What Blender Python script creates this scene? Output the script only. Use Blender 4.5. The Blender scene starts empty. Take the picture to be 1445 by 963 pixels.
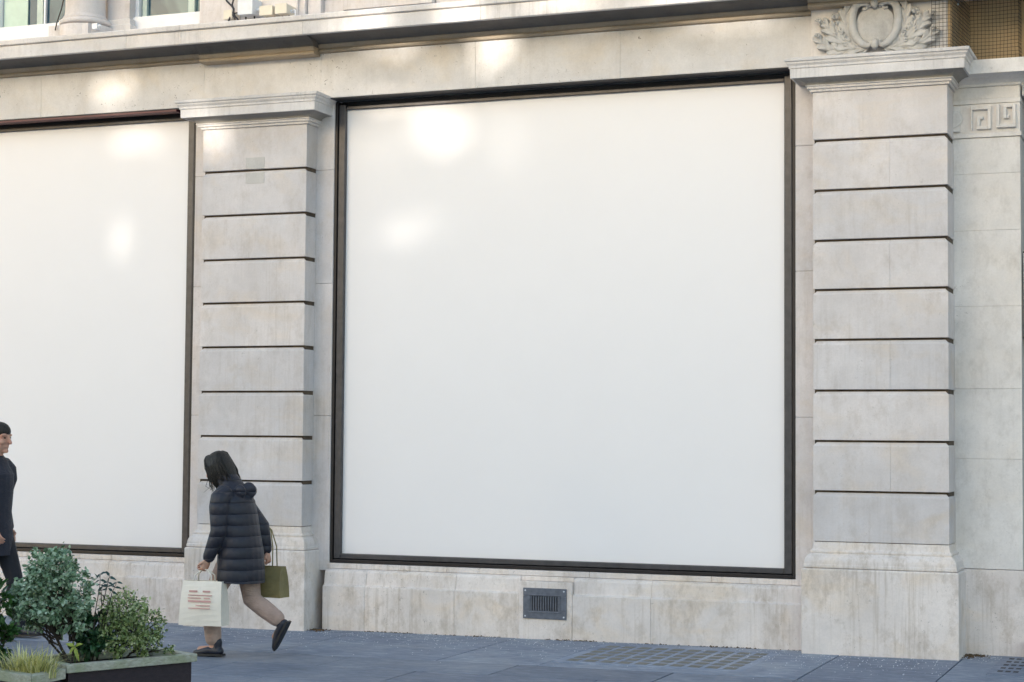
import bpy, bmesh, math, random
from mathutils import Vector, Matrix, noise
R = math.radians
rnd = random.Random(7)
sc = bpy.context.scene
col = sc.collection

# ------------------------------------------------------------------ helpers
def link(o, parent=None):
    col.objects.link(o)
    if parent: o.parent = parent
    return o

def tag(o, label=None, cat=None, group=None, kind=None):
    if label: o['label'] = label
    if cat: o['category'] = cat
    if group: o['group'] = group
    if kind: o['kind'] = kind
    return o

def empty(name, loc=(0, 0, 0), rz=0, parent=None):
    o = bpy.data.objects.new(name, None)
    o.location = loc; o.rotation_euler = (0, 0, rz)
    o.empty_display_size = .1
    return link(o, parent)

class MB:
    def __init__(self): self.v = []; self.f = []
    def add(self, vs, fs):
        n = len(self.v); self.v += [tuple(p) for p in vs]
        self.f += [tuple(i + n for i in f) for f in fs]
    def box(self, x0, x1, y0, y1, z0, z1):
        if x0 > x1: x0, x1 = x1, x0
        if y0 > y1: y0, y1 = y1, y0
        if z0 > z1: z0, z1 = z1, z0
        self.add([(x0,y0,z0),(x1,y0,z0),(x1,y1,z0),(x0,y1,z0),(x0,y0,z1),(x1,y0,z1),(x1,y1,z1),(x0,y1,z1)],
                 [(0,3,2,1),(4,5,6,7),(0,1,5,4),(1,2,6,5),(2,3,7,6),(3,0,4,7)])
    def prism(self, poly, z0, z1):           # poly: ccw list of (x,y)
        n = len(poly)
        self.add([(x,y,z0) for x,y in poly] + [(x,y,z1) for x,y in poly],
                 [tuple(range(n-1,-1,-1)), tuple(range(n,2*n))] + [(i,(i+1)%n,n+(i+1)%n,n+i) for i in range(n)])
    def bar(self, a, b, w, h, up=(0,0,1)):
        a = Vector(a); b = Vector(b); d = (b-a).normalized()
        s = d.cross(Vector(up))
        if s.length < 1e-4: s = d.cross(Vector((0,1,0)))
        s.normalize(); u = s.cross(d)
        vs = []
        for p in (a, b):
            for i, j in ((-1,-1),(1,-1),(1,1),(-1,1)): vs.append(p + s*i*w/2 + u*j*h/2)
        self.add(vs, [(3,2,1,0),(4,5,6,7),(0,1,5,4),(1,2,6,5),(2,3,7,6),(3,0,4,7)])
    def tube(self, pts, rad, n=8, flat=1.0, flat_axis=None, cap=True):
        pts = [Vector(p) for p in pts]
        if not hasattr(rad, '__len__'): rad = [rad]*len(pts)
        rings = []; prev = None
        for i, p in enumerate(pts):
            d = (pts[min(i+1,len(pts)-1)] - pts[max(i-1,0)]).normalized()
            if flat_axis is not None:
                a = Vector(flat_axis); s = d.cross(a)
                if s.length < 1e-4: s = d.orthogonal()
                s.normalize(); u = s.cross(d).normalized()
            else:
                if prev is None: s = d.orthogonal().normalized()
                else:
                    s = (prev - d*prev.dot(d))
                    s = s.normalized() if s.length > 1e-5 else d.orthogonal().normalized()
                u = d.cross(s); prev = s
            rings.append([p + (s*math.cos(2*math.pi*k/n) + u*math.sin(2*math.pi*k/n)*flat)*rad[i] for k in range(n)])
        vs = [q for r in rings for q in r]; fs = []
        for i in range(len(rings)-1):
            for k in range(n):
                fs.append((i*n+k, i*n+(k+1)%n, (i+1)*n+(k+1)%n, (i+1)*n+k))
        if cap:
            fs.append(tuple(range(n-1,-1,-1))); m = (len(rings)-1)*n
            fs.append(tuple(range(m, m+n)))
        self.add(vs, fs)
    def lathe(self, cx, cy, prof, n=32):     # prof: list of (r,z)
        vs = []; fs = []
        for r_, z in prof:
            for k in range(n):
                a = 2*math.pi*k/n; vs.append((cx+r_*math.cos(a), cy+r_*math.sin(a), z))
        for i in range(len(prof)-1):
            for k in range(n):
                fs.append((i*n+k, i*n+(k+1)%n, (i+1)*n+(k+1)%n, (i+1)*n+k))
        fs.append(tuple(range(n-1,-1,-1))); m = (len(prof)-1)*n; fs.append(tuple(range(m,m+n)))
        self.add(vs, fs)
    def mold(self, prof, path):
        """sweep a closed profile [(out,z)] along an open path [(x,y)]; 'out' is to the right of the path, corners mitred"""
        P = [Vector((x, y)) for x, y in path]; n = len(prof); rings = []
        for i, p in enumerate(P):
            d0 = (P[i]-P[i-1]).normalized() if i > 0 else None
            d1 = (P[i+1]-P[i]).normalized() if i < len(P)-1 else None
            if d0 is None: d0 = d1
            if d1 is None: d1 = d0
            n0 = Vector((d0.y, -d0.x)); n1 = Vector((d1.y, -d1.x))
            m = (n0+n1); m = m/(1+n0.dot(n1))
            rings.append([(p.x+m.x*o, p.y+m.y*o, z) for o, z in prof])
        vs = [q for r_ in rings for q in r_]; fs = []
        for i in range(len(rings)-1):
            for k in range(n):
                fs.append((i*n+k, i*n+(k+1)%n, (i+1)*n+(k+1)%n, (i+1)*n+k))
        fs.append(tuple(range(n))); m_ = (len(rings)-1)*n
        fs.append(tuple(range(m_+n-1, m_-1, -1)))
        self.add(vs, fs)
    def build(self, name, mat, parent=None, bevel=0, smooth=False, seg=2, fix=True):
        me = bpy.data.meshes.new(name)
        me.from_pydata(self.v, [], self.f)
        if fix:
            bm = bmesh.new(); bm.from_mesh(me)
            bmesh.ops.recalc_face_normals(bm, faces=bm.faces)
            bm.to_mesh(me); bm.free()
        me.materials.append(mat)
        o = bpy.data.objects.new(name, me)
        link(o, parent)
        if smooth:
            for p in me.polygons: p.use_smooth = True
        if bevel:
            b = o.modifiers.new('bevel', 'BEVEL'); b.width = bevel; b.segments = seg
            b.limit_method = 'ANGLE'; b.angle_limit = R(40); b.harden_normals = False
        return o

def arc(cx, cz, r0, a0, a1, n):
    return [(cx + r0*math.cos(R(a0+(a1-a0)*i/n)), cz + r0*math.sin(R(a0+(a1-a0)*i/n))) for i in range(n+1)]

# ------------------------------------------------------------------ materials
class N:
    def __init__(self, name):
        self.m = bpy.data.materials.new(name); self.m.use_nodes = True
        self.t = self.m.node_tree; self.b = self.t.nodes['Principled BSDF']
    def n(self, typ, **kw):
        x = self.t.nodes.new(typ)
        for k, v in kw.items():
            if k in x.inputs.keys() if hasattr(x.inputs, 'keys') else False: x.inputs[k].default_value = v
            else: setattr(x, k, v)
        return x
    def l(self, a, b): self.t.links.new(a, b)
    def math(self, op, a, b=None, clamp=False):
        x = self.t.nodes.new('ShaderNodeMath'); x.operation = op; x.use_clamp = clamp
        for i, v in enumerate((a, b)):
            if v is None: continue
            if isinstance(v, (int, float)): x.inputs[i].default_value = v
            else: self.l(v, x.inputs[i])
        return x.outputs[0]
    def pos(self, scale=(1,1,1)):
        g = self.t.nodes.new('ShaderNodeNewGeometry'); mp = self.t.nodes.new('ShaderNodeMapping')
        mp.inputs['Scale'].default_value = scale
        self.l(g.outputs['Position'], mp.inputs['Vector']); return mp.outputs[0]
    def noise(self, vec, scale, detail=4, rough=.55, dist=0):
        x = self.t.nodes.new('ShaderNodeTexNoise'); x.inputs['Scale'].default_value = scale
        x.inputs['Detail'].default_value = detail; x.inputs['Roughness'].default_value = rough
        x.inputs['Distortion'].default_value = dist
        self.l(vec, x.inputs['Vector']); return x.outputs['Fac']
    def t_noise(self, vec, scale):
        x = self.t.nodes.new('ShaderNodeTexNoise'); x.inputs['Scale'].default_value = scale
        self.l(vec, x.inputs['Vector']); return x.outputs['Color']
    def ramp(self, fac, p0, p1, c0=(0,0,0,1), c1=(1,1,1,1)):
        x = self.t.nodes.new('ShaderNodeValToRGB')
        x.color_ramp.elements[0].position = p0; x.color_ramp.elements[1].position = p1
        x.color_ramp.elements[0].color = c0; x.color_ramp.elements[1].color = c1
        self.l(fac, x.inputs[0]); return x.outputs[0]
    def mix(self, fac, a, b, mode='MIX'):
        x = self.t.nodes.new('ShaderNodeMix'); x.data_type = 'RGBA'; x.blend_type = mode
        if isinstance(fac, (int, float)): x.inputs[0].default_value = fac
        else: self.l(fac, x.inputs[0])
        for i, v in ((6, a), (7, b)):
            if isinstance(v, tuple): x.inputs[i].default_value = v if len(v) == 4 else v+(1,)
            else: self.l(v, x.inputs[i])
        return x.outputs[2]
    def bump(self, h, strength, dist=.01):
        x = self.t.nodes.new('ShaderNodeBump'); x.inputs['Strength'].default_value = strength
        x.inputs['Distance'].default_value = dist; self.l(h, x.inputs['Height'])
        self.l(x.outputs[0], self.b.inputs['Normal'])
    def col(self, c): self.l(c, self.b.inputs['Base Color'])

def stone(name, base, stain=.35, streak=.3, pits=.4, island=.10, warm=.3, chalk=.25, stain_col=(.16,.12,.08), bump=.25):
    k = N(name); P = k.pos()
    c = base + (1,)
    lo = k.noise(P, 1.3, 5, .6); mid = k.noise(P, 6, 6, .65); fine = k.noise(P, 60, 4, .7)
    br = tuple(min(1, x*1.12) for x in base)
    out = k.mix(k.ramp(lo, .35, .7), tuple(x*.9 for x in base), br)
    # warm ochre clouds, pale limewash clouds
    wn = k.noise(k.pos((1,1,1.6)), 1.9, 4, .6, .6)
    out = k.mix(k.math('MULTIPLY', k.ramp(wn, .5, .72), warm), out, (base[0]*1.02, base[1]*.88, base[2]*.66))
    cn = k.noise(k.pos((1.2,1,.8)), 2.6, 5, .6, 1.0)
    out = k.mix(k.math('MULTIPLY', k.ramp(cn, .55, .75), chalk), out, (.66,.66,.69))
    # vertical rain streaks
    st = k.noise(k.pos((34,34,1.3)), 1, 6, .65)
    st2 = k.noise(P, 1.1, 3, .5)
    sm = k.math('MULTIPLY', k.ramp(st, .5, .8), k.ramp(st2, .4, .65))
    out = k.mix(k.math('MULTIPLY', sm, streak), out, stain_col)
    # blotchy grime
    gn = k.noise(k.pos((1.3,1.3,.8)), 4.2, 10, .78, 0)
    out = k.mix(k.math('MULTIPLY', k.ramp(gn, .50, .78), stain), out, stain_col)
    out = k.mix(k.math('MULTIPLY', k.ramp(mid, .38, .72), .26), out, tuple(x*.66 for x in base))
    out = k.mix(k.math('MULTIPLY', k.ramp(fine, .4, .75), .20), out, tuple(x*.55 for x in base))
    # pits
    pm = None
    pn = k.ramp(k.noise(P, 1.4, 3, .6), .45, .6)
    for sc_, th in ((34, .30), (13, .17)):
        vo = k.t.nodes.new('ShaderNodeTexVoronoi'); vo.inputs['Scale'].default_value = sc_
        k.l(k.mix(.12, P, k.t_noise(P, 40), 'ADD'), vo.inputs['Vector'])
        sep = k.t.nodes.new('ShaderNodeSeparateColor'); k.l(vo.outputs['Color'], sep.inputs[0])
        rr = k.math('MULTIPLY', k.math('POWER', sep.outputs[0], 5.0), th)
        q_ = k.math('MULTIPLY', k.math('LESS_THAN', vo.outputs['Distance'], rr), k.math('MULTIPLY', pn, pits))
        pm = q_ if pm is None else k.math('MAXIMUM', pm, q_)
    out = k.mix(pm, out, (.08,.065,.05))
    # block to block tint
    g = k.t.nodes.new('ShaderNodeNewGeometry')
    w = k.t.nodes.new('ShaderNodeTexWhiteNoise'); w.noise_dimensions = '1D'
    k.l(g.outputs['Random Per Island'], w.inputs['W'])
    tint = k.mix(w.outputs['Value'], (1-island, 1-island*.9, 1-island*.75), (1.0, .985+.0, .97))
    out = k.mix(1.0, out, tint, 'MULTIPLY')
    k.col(out); k.b.inputs['Roughness'].default_value = .82
    k.b.inputs['Specular IOR Level'].default_value = .3
    hh = k.math('ADD', k.math('MULTIPLY', fine, .35), k.math('MULTIPLY', mid, .8))
    hh = k.math('SUBTRACT', hh, k.math('MULTIPLY', pm, 1.2))
    k.bump(hh, bump, .012)
    return k.m

def plain(name, c, rough=.5, metal=0, var=.15, scale=8, bump=.05, spec=.5):
    k = N(name); P = k.pos()
    f = k.noise(P, scale, 6, .6)
    k.col(k.mix(k.ramp(f, .3, .7), tuple(x*(1-var) for x in c), tuple(min(1,x*(1+var)) for x in c)))
    k.b.inputs['Roughness'].default_value = rough; k.b.inputs['Metallic'].default_value = metal
    k.b.inputs['Specular IOR Level'].default_value = spec
    if bump: k.bump(k.noise(P, scale*8, 4, .6), bump, .004)
    return k.m

M = {}
M['shaft']  = stone('limestone_shaft', (.68,.64,.635), stain=.55, streak=.5, pits=.25, island=.13, warm=.42, chalk=.42, stain_col=(.36,.29,.225))
M['frieze'] = stone('limestone_frieze', (.66,.64,.635), stain=.36, streak=.25, pits=.95, island=.04, warm=.34, chalk=.35, stain_col=(.32,.27,.22))
M['trim']   = stone('limestone_trim', (.71,.675,.66), stain=.35, streak=.55, pits=.2, island=.08, warm=.18, chalk=.3, stain_col=(.14,.12,.105))
M['cove']   = stone('sooty_shaded_limestone', (.17,.155,.14), stain=.5, streak=.3, pits=.2, island=.06, warm=.3, chalk=.03, stain_col=(.06,.055,.05))  # dirty stone, darkened further with soffit shade put into its colour
M['bead']   = stone('brown_limestone_bead', (.44,.36,.27), stain=.35, streak=.3, pits=.2, island=.06, warm=.4, chalk=.05, stain_col=(.14,.11,.08))
M['capcove'] = stone('shaded_stained_limestone', (.34,.32,.295), stain=.5, streak=.3, pits=.1, island=.02, warm=.2, chalk=.03, stain_col=(.10,.09,.08))  # darker limestone with the shade under the capital's fascia put into it
M['plinth'] = stone('limestone_plinth', (.79,.725,.69), stain=.85, streak=.8, pits=.4, island=.10, warm=.5, chalk=.2, stain_col=(.34,.26,.18))
M['pier']   = stone('limestone_pier', (.76,.735,.715), stain=.42, streak=.25, pits=.3, island=.05, warm=.14, chalk=.15)
M['brown']  = stone('brown_stone', (.50,.37,.22), stain=.4, streak=.2, pits=.2, island=.1, warm=.5, chalk=.05)
M['carve']  = stone('limestone_carving', (.50,.49,.48), stain=.6, streak=.4, pits=.2, island=.04, warm=.2, chalk=.3, stain_col=(.10,.09,.085))
M['frame']  = plain('bronze_frame', (.066,.062,.065), .4, .3, .22, 14, .08)
M['frame2'] = plain('bronze_frame_edge', (.022,.018,.018), .45, .3, .2, 14, .05)
M['maroon'] = plain('maroon_blind_box', (.085,.02,.025), .5, 0, .15, 6)
M['soffit'] = plain('dark_soffit', (.03,.03,.033), .6)
M['board']  = plain('white_board', (.81,.79,.80), .55, 0, .008, 2.2, .0, .3)
M['white']  = plain('white_paint', (.72,.73,.76), .45, 0, .06, 9)
M['cream']  = plain('cream_plastic', (.62,.57,.48), .45, 0, .06, 20)
M['grey']   = plain('grey_box_paint', (.60,.63,.68), .4, 0, .06, 20)
M['black']  = plain('black_rubber', (.012,.012,.014), .5)
M['dark']   = plain('dark_interior', (.015,.016,.02), .6)
M['iron']   = plain('painted_grille_metal', (.135,.15,.185), .42, .4, .2, 30, .1)
M['net']    = plain('net_cord', (.025,.022,.02), .7)
M['pane_frame'] = plain('green_grey_frame', (.42,.50,.46), .5)
M['asphalt'] = plain('pale_street_setts', (.46,.44,.40), .85, 0, .25, 30, .3)
M['render'] = plain('gobo_wall_white', (.78,.76,.72), .8, 0, .06, 2)  # pale so the added wall bounces light back onto the facade
M['groove_shade'] = plain('groove_shade_brown', (.075,.055,.038), .9, 0, .5, 14)  # groove shadow put into the colour of the recessed core
M['patch'] = stone('mortar_patch', (.52,.505,.49), stain=.3, streak=.3, pits=.1, island=.02, warm=.1, chalk=.1)

def glass_mat():
    k = N('window_glass'); P = k.pos()
    f = k.noise(k.pos((1.2,1,1)), 2.1, 3, .5, .8)
    k.col(k.mix(k.ramp(f, .4, .62), (.035,.075,.11), (.10,.17,.19)))
    k.b.inputs['Roughness'].default_value = .06; k.b.inputs['Specular IOR Level'].default_value = .35
    k.b.inputs['Coat Weight'].default_value = .0; k.b.inputs['Coat Roughness'].default_value = .03
    return k.m
M['glass'] = glass_mat()
M['curtain'] = plain('pale_green_blind', (.50,.62,.54), .7, 0, .2, 3)

def slab_mat(name='york_stone_paving', br=1.0, scuff=.4):
    k = N(name); P = k.pos()
    lo = k.noise(P, 1.2, 5, .6); mid = k.noise(k.pos((1,1.8,1)), 9, 6, .7); fine = k.noise(P, 140, 3, .7)
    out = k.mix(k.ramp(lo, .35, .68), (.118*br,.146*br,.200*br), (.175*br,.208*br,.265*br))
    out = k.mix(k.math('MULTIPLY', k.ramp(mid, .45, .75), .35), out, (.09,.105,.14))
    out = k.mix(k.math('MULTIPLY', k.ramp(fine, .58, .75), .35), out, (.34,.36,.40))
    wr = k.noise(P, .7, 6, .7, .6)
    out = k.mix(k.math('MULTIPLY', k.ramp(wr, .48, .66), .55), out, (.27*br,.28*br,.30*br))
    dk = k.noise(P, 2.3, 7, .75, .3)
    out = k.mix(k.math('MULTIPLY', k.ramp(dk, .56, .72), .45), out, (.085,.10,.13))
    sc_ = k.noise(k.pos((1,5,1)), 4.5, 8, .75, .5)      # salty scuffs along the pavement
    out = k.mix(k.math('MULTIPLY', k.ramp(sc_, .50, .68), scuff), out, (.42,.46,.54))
    g = k.t.nodes.new('ShaderNodeNewGeometry')
    w = k.t.nodes.new('ShaderNodeTexWhiteNoise'); w.noise_dimensions = '1D'
    k.l(g.outputs['Random Per Island'], w.inputs['W'])
    out = k.mix(1.0, out, k.mix(w.outputs['Value'], (.78,.79,.82), (1.08,1.07,1.05)), 'MULTIPLY')
    k.col(out)
    k.l(k.ramp(mid, .2, .8, (.5,.5,.5,1), (.75,.75,.75,1)), k.b.inputs['Roughness'])
    k.bump(k.math('ADD', mid, k.math('MULTIPLY', fine, .3)), .35, .008)
    return k.m
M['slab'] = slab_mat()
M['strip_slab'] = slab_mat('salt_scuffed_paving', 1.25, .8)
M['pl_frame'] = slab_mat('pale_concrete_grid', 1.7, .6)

def wood_mat(name, c0, c1, green=None):
    k = N(name)
    tc = k.t.nodes.new('ShaderNodeTexCoord')
    def mp(s):
        x = k.t.nodes.new('ShaderNodeMapping'); x.inputs['Scale'].default_value = s
        k.l(tc.outputs['Object'], x.inputs['Vector']); return x.outputs[0]
    gr = k.noise(mp((30,30,90)), 1, 6, .7, .4); bl = k.noise(mp((1,1,1)), 7, 5, .6); fine = k.noise(mp((60,60,300)), 1, 3, .7)
    out = k.mix(k.ramp(gr, .3, .7), c0, c1)
    if green: out = k.mix(k.math('MULTIPLY', k.ramp(bl, .42, .68), .75), out, green)
    out = k.mix(k.math('MULTIPLY', k.ramp(fine, .55, .75), .5), out, tuple(x*.4 for x in c0))
    k.col(out); k.b.inputs['Roughness'].default_value = .8
    k.bump(k.math('ADD', gr, fine), .4, .004)
    return k.m
M['oak'] = wood_mat('weathered_oak', (.24,.23,.18), (.50,.49,.40), (.22,.26,.13))
M['panel'] = wood_mat('dark_purple_brown_boards', (.018,.011,.015), (.034,.022,.027))
M['soil'] = plain('potting_soil', (.028,.02,.014), .95, 0, .4, 60, .6)
M['bark'] = plain('dark_twig_bark', (.035,.026,.02), .85, 0, .3, 60, .3)

def leaf_mat(name, cols, rough=.42, trans=.18):
    k = N(name); g = k.t.nodes.new('ShaderNodeNewGeometry')
    w = k.t.nodes.new('ShaderNodeTexWhiteNoise'); w.noise_dimensions = '1D'
    k.l(g.outputs['Random Per Island'], w.inputs['W'])
    r = k.t.nodes.new('ShaderNodeValToRGB'); cr = r.color_ramp
    while len(cr.elements) < len(cols): cr.elements.new(.5)
    for i, (p, c) in enumerate(cols):
        cr.elements[i].position = p; cr.elements[i].color = c + (1,)
    k.l(w.outputs['Value'], r.inputs[0])
    f = k.noise(k.pos(), 220, 2, .5)
    k.col(k.mix(k.math('MULTIPLY', k.ramp(f, .4, .7), .35), r.outputs[0], tuple(min(1,x*1.9) for x in cols[len(cols)//2][1])))
    k.b.inputs['Roughness'].default_value = rough
    k.b.inputs['Specular IOR Level'].default_value = .45
    if trans:
        tr = k.t.nodes.new('ShaderNodeBsdfTranslucent'); mx = k.t.nodes.new('ShaderNodeMixShader')
        mx.inputs[0].default_value = trans
        k.l(r.outputs[0], tr.inputs['Color'])
        k.l(k.b.outputs[0], mx.inputs[1]); k.l(tr.outputs[0], mx.inputs[2])
        k.l(mx.outputs[0], k.t.nodes['Material Output'].inputs['Surface'])
    return k.m
M['leaf_blue'] = leaf_mat('blue_green_variegated_leaf', [(0,(.025,.05,.02)),(.3,(.09,.16,.08)),(.6,(.22,.33,.20)),(.95,(.46,.55,.42))])
M['leaf_lime'] = leaf_mat('variegated_small_leaf', [(0,(.035,.06,.016)),(.35,(.11,.17,.045)),(.65,(.24,.31,.11)),(.96,(.52,.56,.34))])
M['leaf_dark'] = leaf_mat('dark_glossy_leaf', [(0,(.008,.026,.012)),(.5,(.018,.055,.022)),(.9,(.035,.10,.035))], .3)
M['leaf_mid'] = leaf_mat('mid_green_leaf', [(0,(.012,.04,.01)),(.5,(.03,.085,.02)),(.9,(.06,.14,.035))], .35)
M['leaf_teal'] = leaf_mat('dark_teal_leaf', [(0,(.012,.035,.03)),(.9,(.025,.065,.055))], .3)
M['leaf_yellow'] = leaf_mat('yellow_green_leaf', [(0,(.18,.24,.03)),(.9,(.34,.40,.07))], .4)
M['blade'] = leaf_mat('yellow_striped_blade', [(0,(.17,.20,.05)),(.3,(.46,.43,.12)),(.7,(.70,.65,.27)),(1,(.80,.74,.45))], .45)

# ------------------------------------------------------------------ ground
def gz(x): return max(-.25, min(.25, .0062*(x+2.4)))
def tilt(mb): mb.v = [(x, y, z+gz(x)) for x, y, z in mb.v]; return mb

g = MB(); n = 12
xs = [-400,-120,-40,-14,-9,-5,-2,1,5,10,40,120,400]
vs = []
ys = [-400,-100,-24,-11,0,2]
for y in ys:
    for x in xs: vs.append((x, y, -.14+gz(x)))
nx = len(xs)
g.add(vs, [(j*nx+i, j*nx+i+1, (j+1)*nx+i+1, (j+1)*nx+i) for j in range(len(ys)-1) for i in range(nx-1)])
tag(g.build('ground', M['asphalt']), kind='structure')

# pavement: separate slabs with open joints over a dark bed
bed = MB()
for i in range(nx-1):
    x0, x1 = max(xs[i],-40), min(xs[i+1],40)
    if x1 <= x0: continue
    bed.add([(x0,-10.8,-.012+gz(x0)),(x1,-10.8,-.012+gz(x1)),(x1,1.2,-.012+gz(x1)),(x0,1.2,-.012+gz(x0))], [(0,1,2,3)])
tag(bed.build('pavement_bed', M['dark']), kind='structure')
pv = MB()
J = .010
def slab(x0, x1, y0, y1):
    dz = rnd.uniform(-.0015,.0015)
    pv.box(x0+J/2, x1-J/2, y0+J/2, y1-J/2, -.06+dz, 0+dz)
# strip of big slabs against the wall
X = [-14.6,-12.6,-11.0,-9.55,-8.3,-6.95,-5.53,-4.71,-2.76,-1.84,-.3,1.2,2.9,4.6,6]
for a, b in zip(X[:-1], X[1:]): slab(a, b, -1.58, .55 if a > -2.0 else .2)
tag(tilt(pv).build('pavement_strip', M['strip_slab'], bevel=.003, seg=1), kind='structure')
pv = MB()
rows = [-1.58,-2.2,-2.92,-3.5,-4.2,-4.85,-5.55,-6.2,-6.9,-7.55,-8.3,-9.0,-9.8,-10.5]
for j, (b, a) in enumerate(zip(rows[:-1], rows[1:])):
    x = -14.6 - rnd.random()
    while x < 6:
        w = rnd.uniform(.85, 1.75); slab(x, x+w, a, b); x += w
tag(tilt(pv).build('pavement', M['slab'], bevel=.003, seg=1), kind='structure')
kb = MB(); kb.box(-14.6, 6, -10.8, -10.506, -.3, .0)
tag(tilt(kb).build('kerb', M['trim'], bevel=.01), kind='structure')

# ------------------------------------------------------------------ shop building
B = empty('shop_building')
tag(B, 'pale limestone shop building with banded pilasters and moulded cornice filling the photo', 'building')

XL, XR = -14.6, 6.0
PIL = [(-8.577,-7.517), (-2.982,-1.927)]
# wall core and strips beside the windows (plane y=.20)
w = MB()
for a, b in ((-8.775,-7.345), (-3.166,-1.98), (XL,-12.955)):
    w = MB()
    zs = [.48,1.85,3.03,4.05,4.68]
    for z0, z1 in zip(zs[:-1], zs[1:]): w.box(a, b, .20, .62, z0+.001, z1-.001)
    w.build('wall', M['shaft'], B, bevel=.003, seg=1)
# backing
w = MB()
w.box(XL, -1.97, .46, 1.4, -.2, 4.6); w.box(XL, -1.97, .62, 1.4, 4.6, 5.2)
w.build('wall', M['dark'], B)

# base course under the windows: splayed band over a projecting dado
def base_course(x0, x1, joints, gap=None):
    m = MB()
    js = [x0] + [j for j in joints if x0 < j < x1] + [x1]
    for a, b in zip(js[:-1], js[1:]):
        if gap and a >= gap[0]-.001 and b <= gap[1]+.001:
            m.box(a+.0006, b-.0006, .105, .40, -.15, .462); m.box(a+.0006, b-.0006, .17, .40, .463, .5)
            continue
        pr = [(-.26,-.15),(.11,-.15),(.112,.352),(.108,.358),(.088,.362),(.082,.372),(.070,.47),(.058,.488),(.03,.5),(-.26,.5)]
        m.mold(pr, [(a+.0006,.22),(b-.0006,.22)])
    # sill strip just below the frame
    js2 = [x0, x0+1.15, x0+2.45, x0+3.5, x1]
    for a, b in zip(js2[:-1], js2[1:]): m.box(a+.0008, b-.0008, .195, .44, .502, .548)
    return m.build('base_course', M['plinth'], B, bevel=.004)
base_course(-7.36, -3.0, [-6.95,-6.1,-5.51,-5.03,-4.35], (-5.51,-5.03))
base_course(-13.1, -8.55, [-12.2,-11.3,-10.4,-9.6])

# pilasters: rusticated courses, base and capital
CZ = [.873,1.273,1.669,2.068,2.469,2.866,3.259,3.66,4.061,4.44]
def pilaster(x0, x1, split):
    s = MB()
    for i in range(len(CZ)-1):
        z0, z1 = CZ[i], CZ[i+1]
        top = (z1-.046, z1-.017) if i < len(CZ)-2 else (z1, z1)
        pr = [(-.14,z0),(0,z0),(0,top[0])] + ([(-.026,top[1]),(-.085,top[1]+.001),(-.085,z1-.001)] if i < len(CZ)-2 else [(0,z1)]) + [(-.14,z1-.001)]
        sp = x0 + (x1-x0)*.575
        if i in split:
            s.mold(pr, [(x0,.21),(x0,0),(sp-.0003,0)]); s.mold(pr, [(sp+.0003,0),(x1,0),(x1,.40)])
        else:
            s.mold(pr, [(x0,.21),(x0,0),(x1,0),(x1,.40)])
    p = s.build('pilaster', M['shaft'], B, bevel=.0022)
    c = MB(); c.box(x0+.008, x1-.010, .032, .5, .1, 4.6); c.build('pilaster_core', M['groove_shade'], p)
    b = MB()
    path = [(x0,.24),(x0,0),(x1,0),(x1,.42)]
    b.mold([(-.1,-.2),(.078,-.2),(.078,.655),(.07,.664),(-.1,.664)], path)
    prb = [(-.1,.666),(.062,.666),(.066,.672),(.066,.69),(.062,.698)] + [(.012+.05*math.cos(R(a)), .70+.075*math.sin(R(a))) for a in range(10,80,12)] + [(.016,.78),(.022,.788),(.022,.80),(.006,.812),(.002,.84),(-.003,.868),(-.1,.868)]
    b.mold(prb, path)
    b.build('plinth_base', M['plinth'], p, bevel=.005)
    cpath = [(x0,.26),(x0,0),(x1,0),(x1,.44)]
    k = MB()
    k.mold([(-.12,4.442),(.018,4.442),(.020,4.452),(.020,4.462),(.034,4.463),(.038,4.468),(.038,4.482),(.050,4.484),(.052,4.492),(-.12,4.492)], cpath)
    k.mold([(-.12,4.536),(.150,4.536),(.152,4.612),(.160,4.614),(.162,4.632),(.176,4.650),(.178,4.662),(.190,4.668),(.194,4.690),(.17,4.697),(-.12,4.70)], cpath)
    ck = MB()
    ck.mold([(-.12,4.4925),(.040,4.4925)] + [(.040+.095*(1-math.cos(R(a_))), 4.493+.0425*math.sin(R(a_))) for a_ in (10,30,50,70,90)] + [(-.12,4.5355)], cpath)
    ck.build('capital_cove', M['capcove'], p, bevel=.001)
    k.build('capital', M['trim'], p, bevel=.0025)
    return p
pilaster(*PIL[0], ())
pilaster(*PIL[1], (1,3,5,7))
m = MB(); m.box(-8.13,-7.94,-.003,.02,4.064,4.165); m.box(-8.13,-7.94,-.003,.02,3.93,4.026)
for x_ in (-8.11,-7.985): m.tube([(x_,-.002,4.105),(x_,-.006,4.105)], .011, 10)
m.build('repair_patch', M['patch'], B, bevel=.001)

# frieze lintel
l = MB()
fj = [XL,-12.3,-10.4,-8.62,-7.42,-5.93,-4.62,-2.995]
for a, b in zip(fj[:-1], fj[1:]): l.box(a+.0007, b-.0007, .07, .61, 4.676, 5.078)
l.build('lintel', M['frieze'], B, bevel=.002)
l = MB()
l.box(-3.0, -1.925, .02, .61, 4.66, 5.16)
l.build('cartouche_panel', M['trim'], B, bevel=.003)

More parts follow.
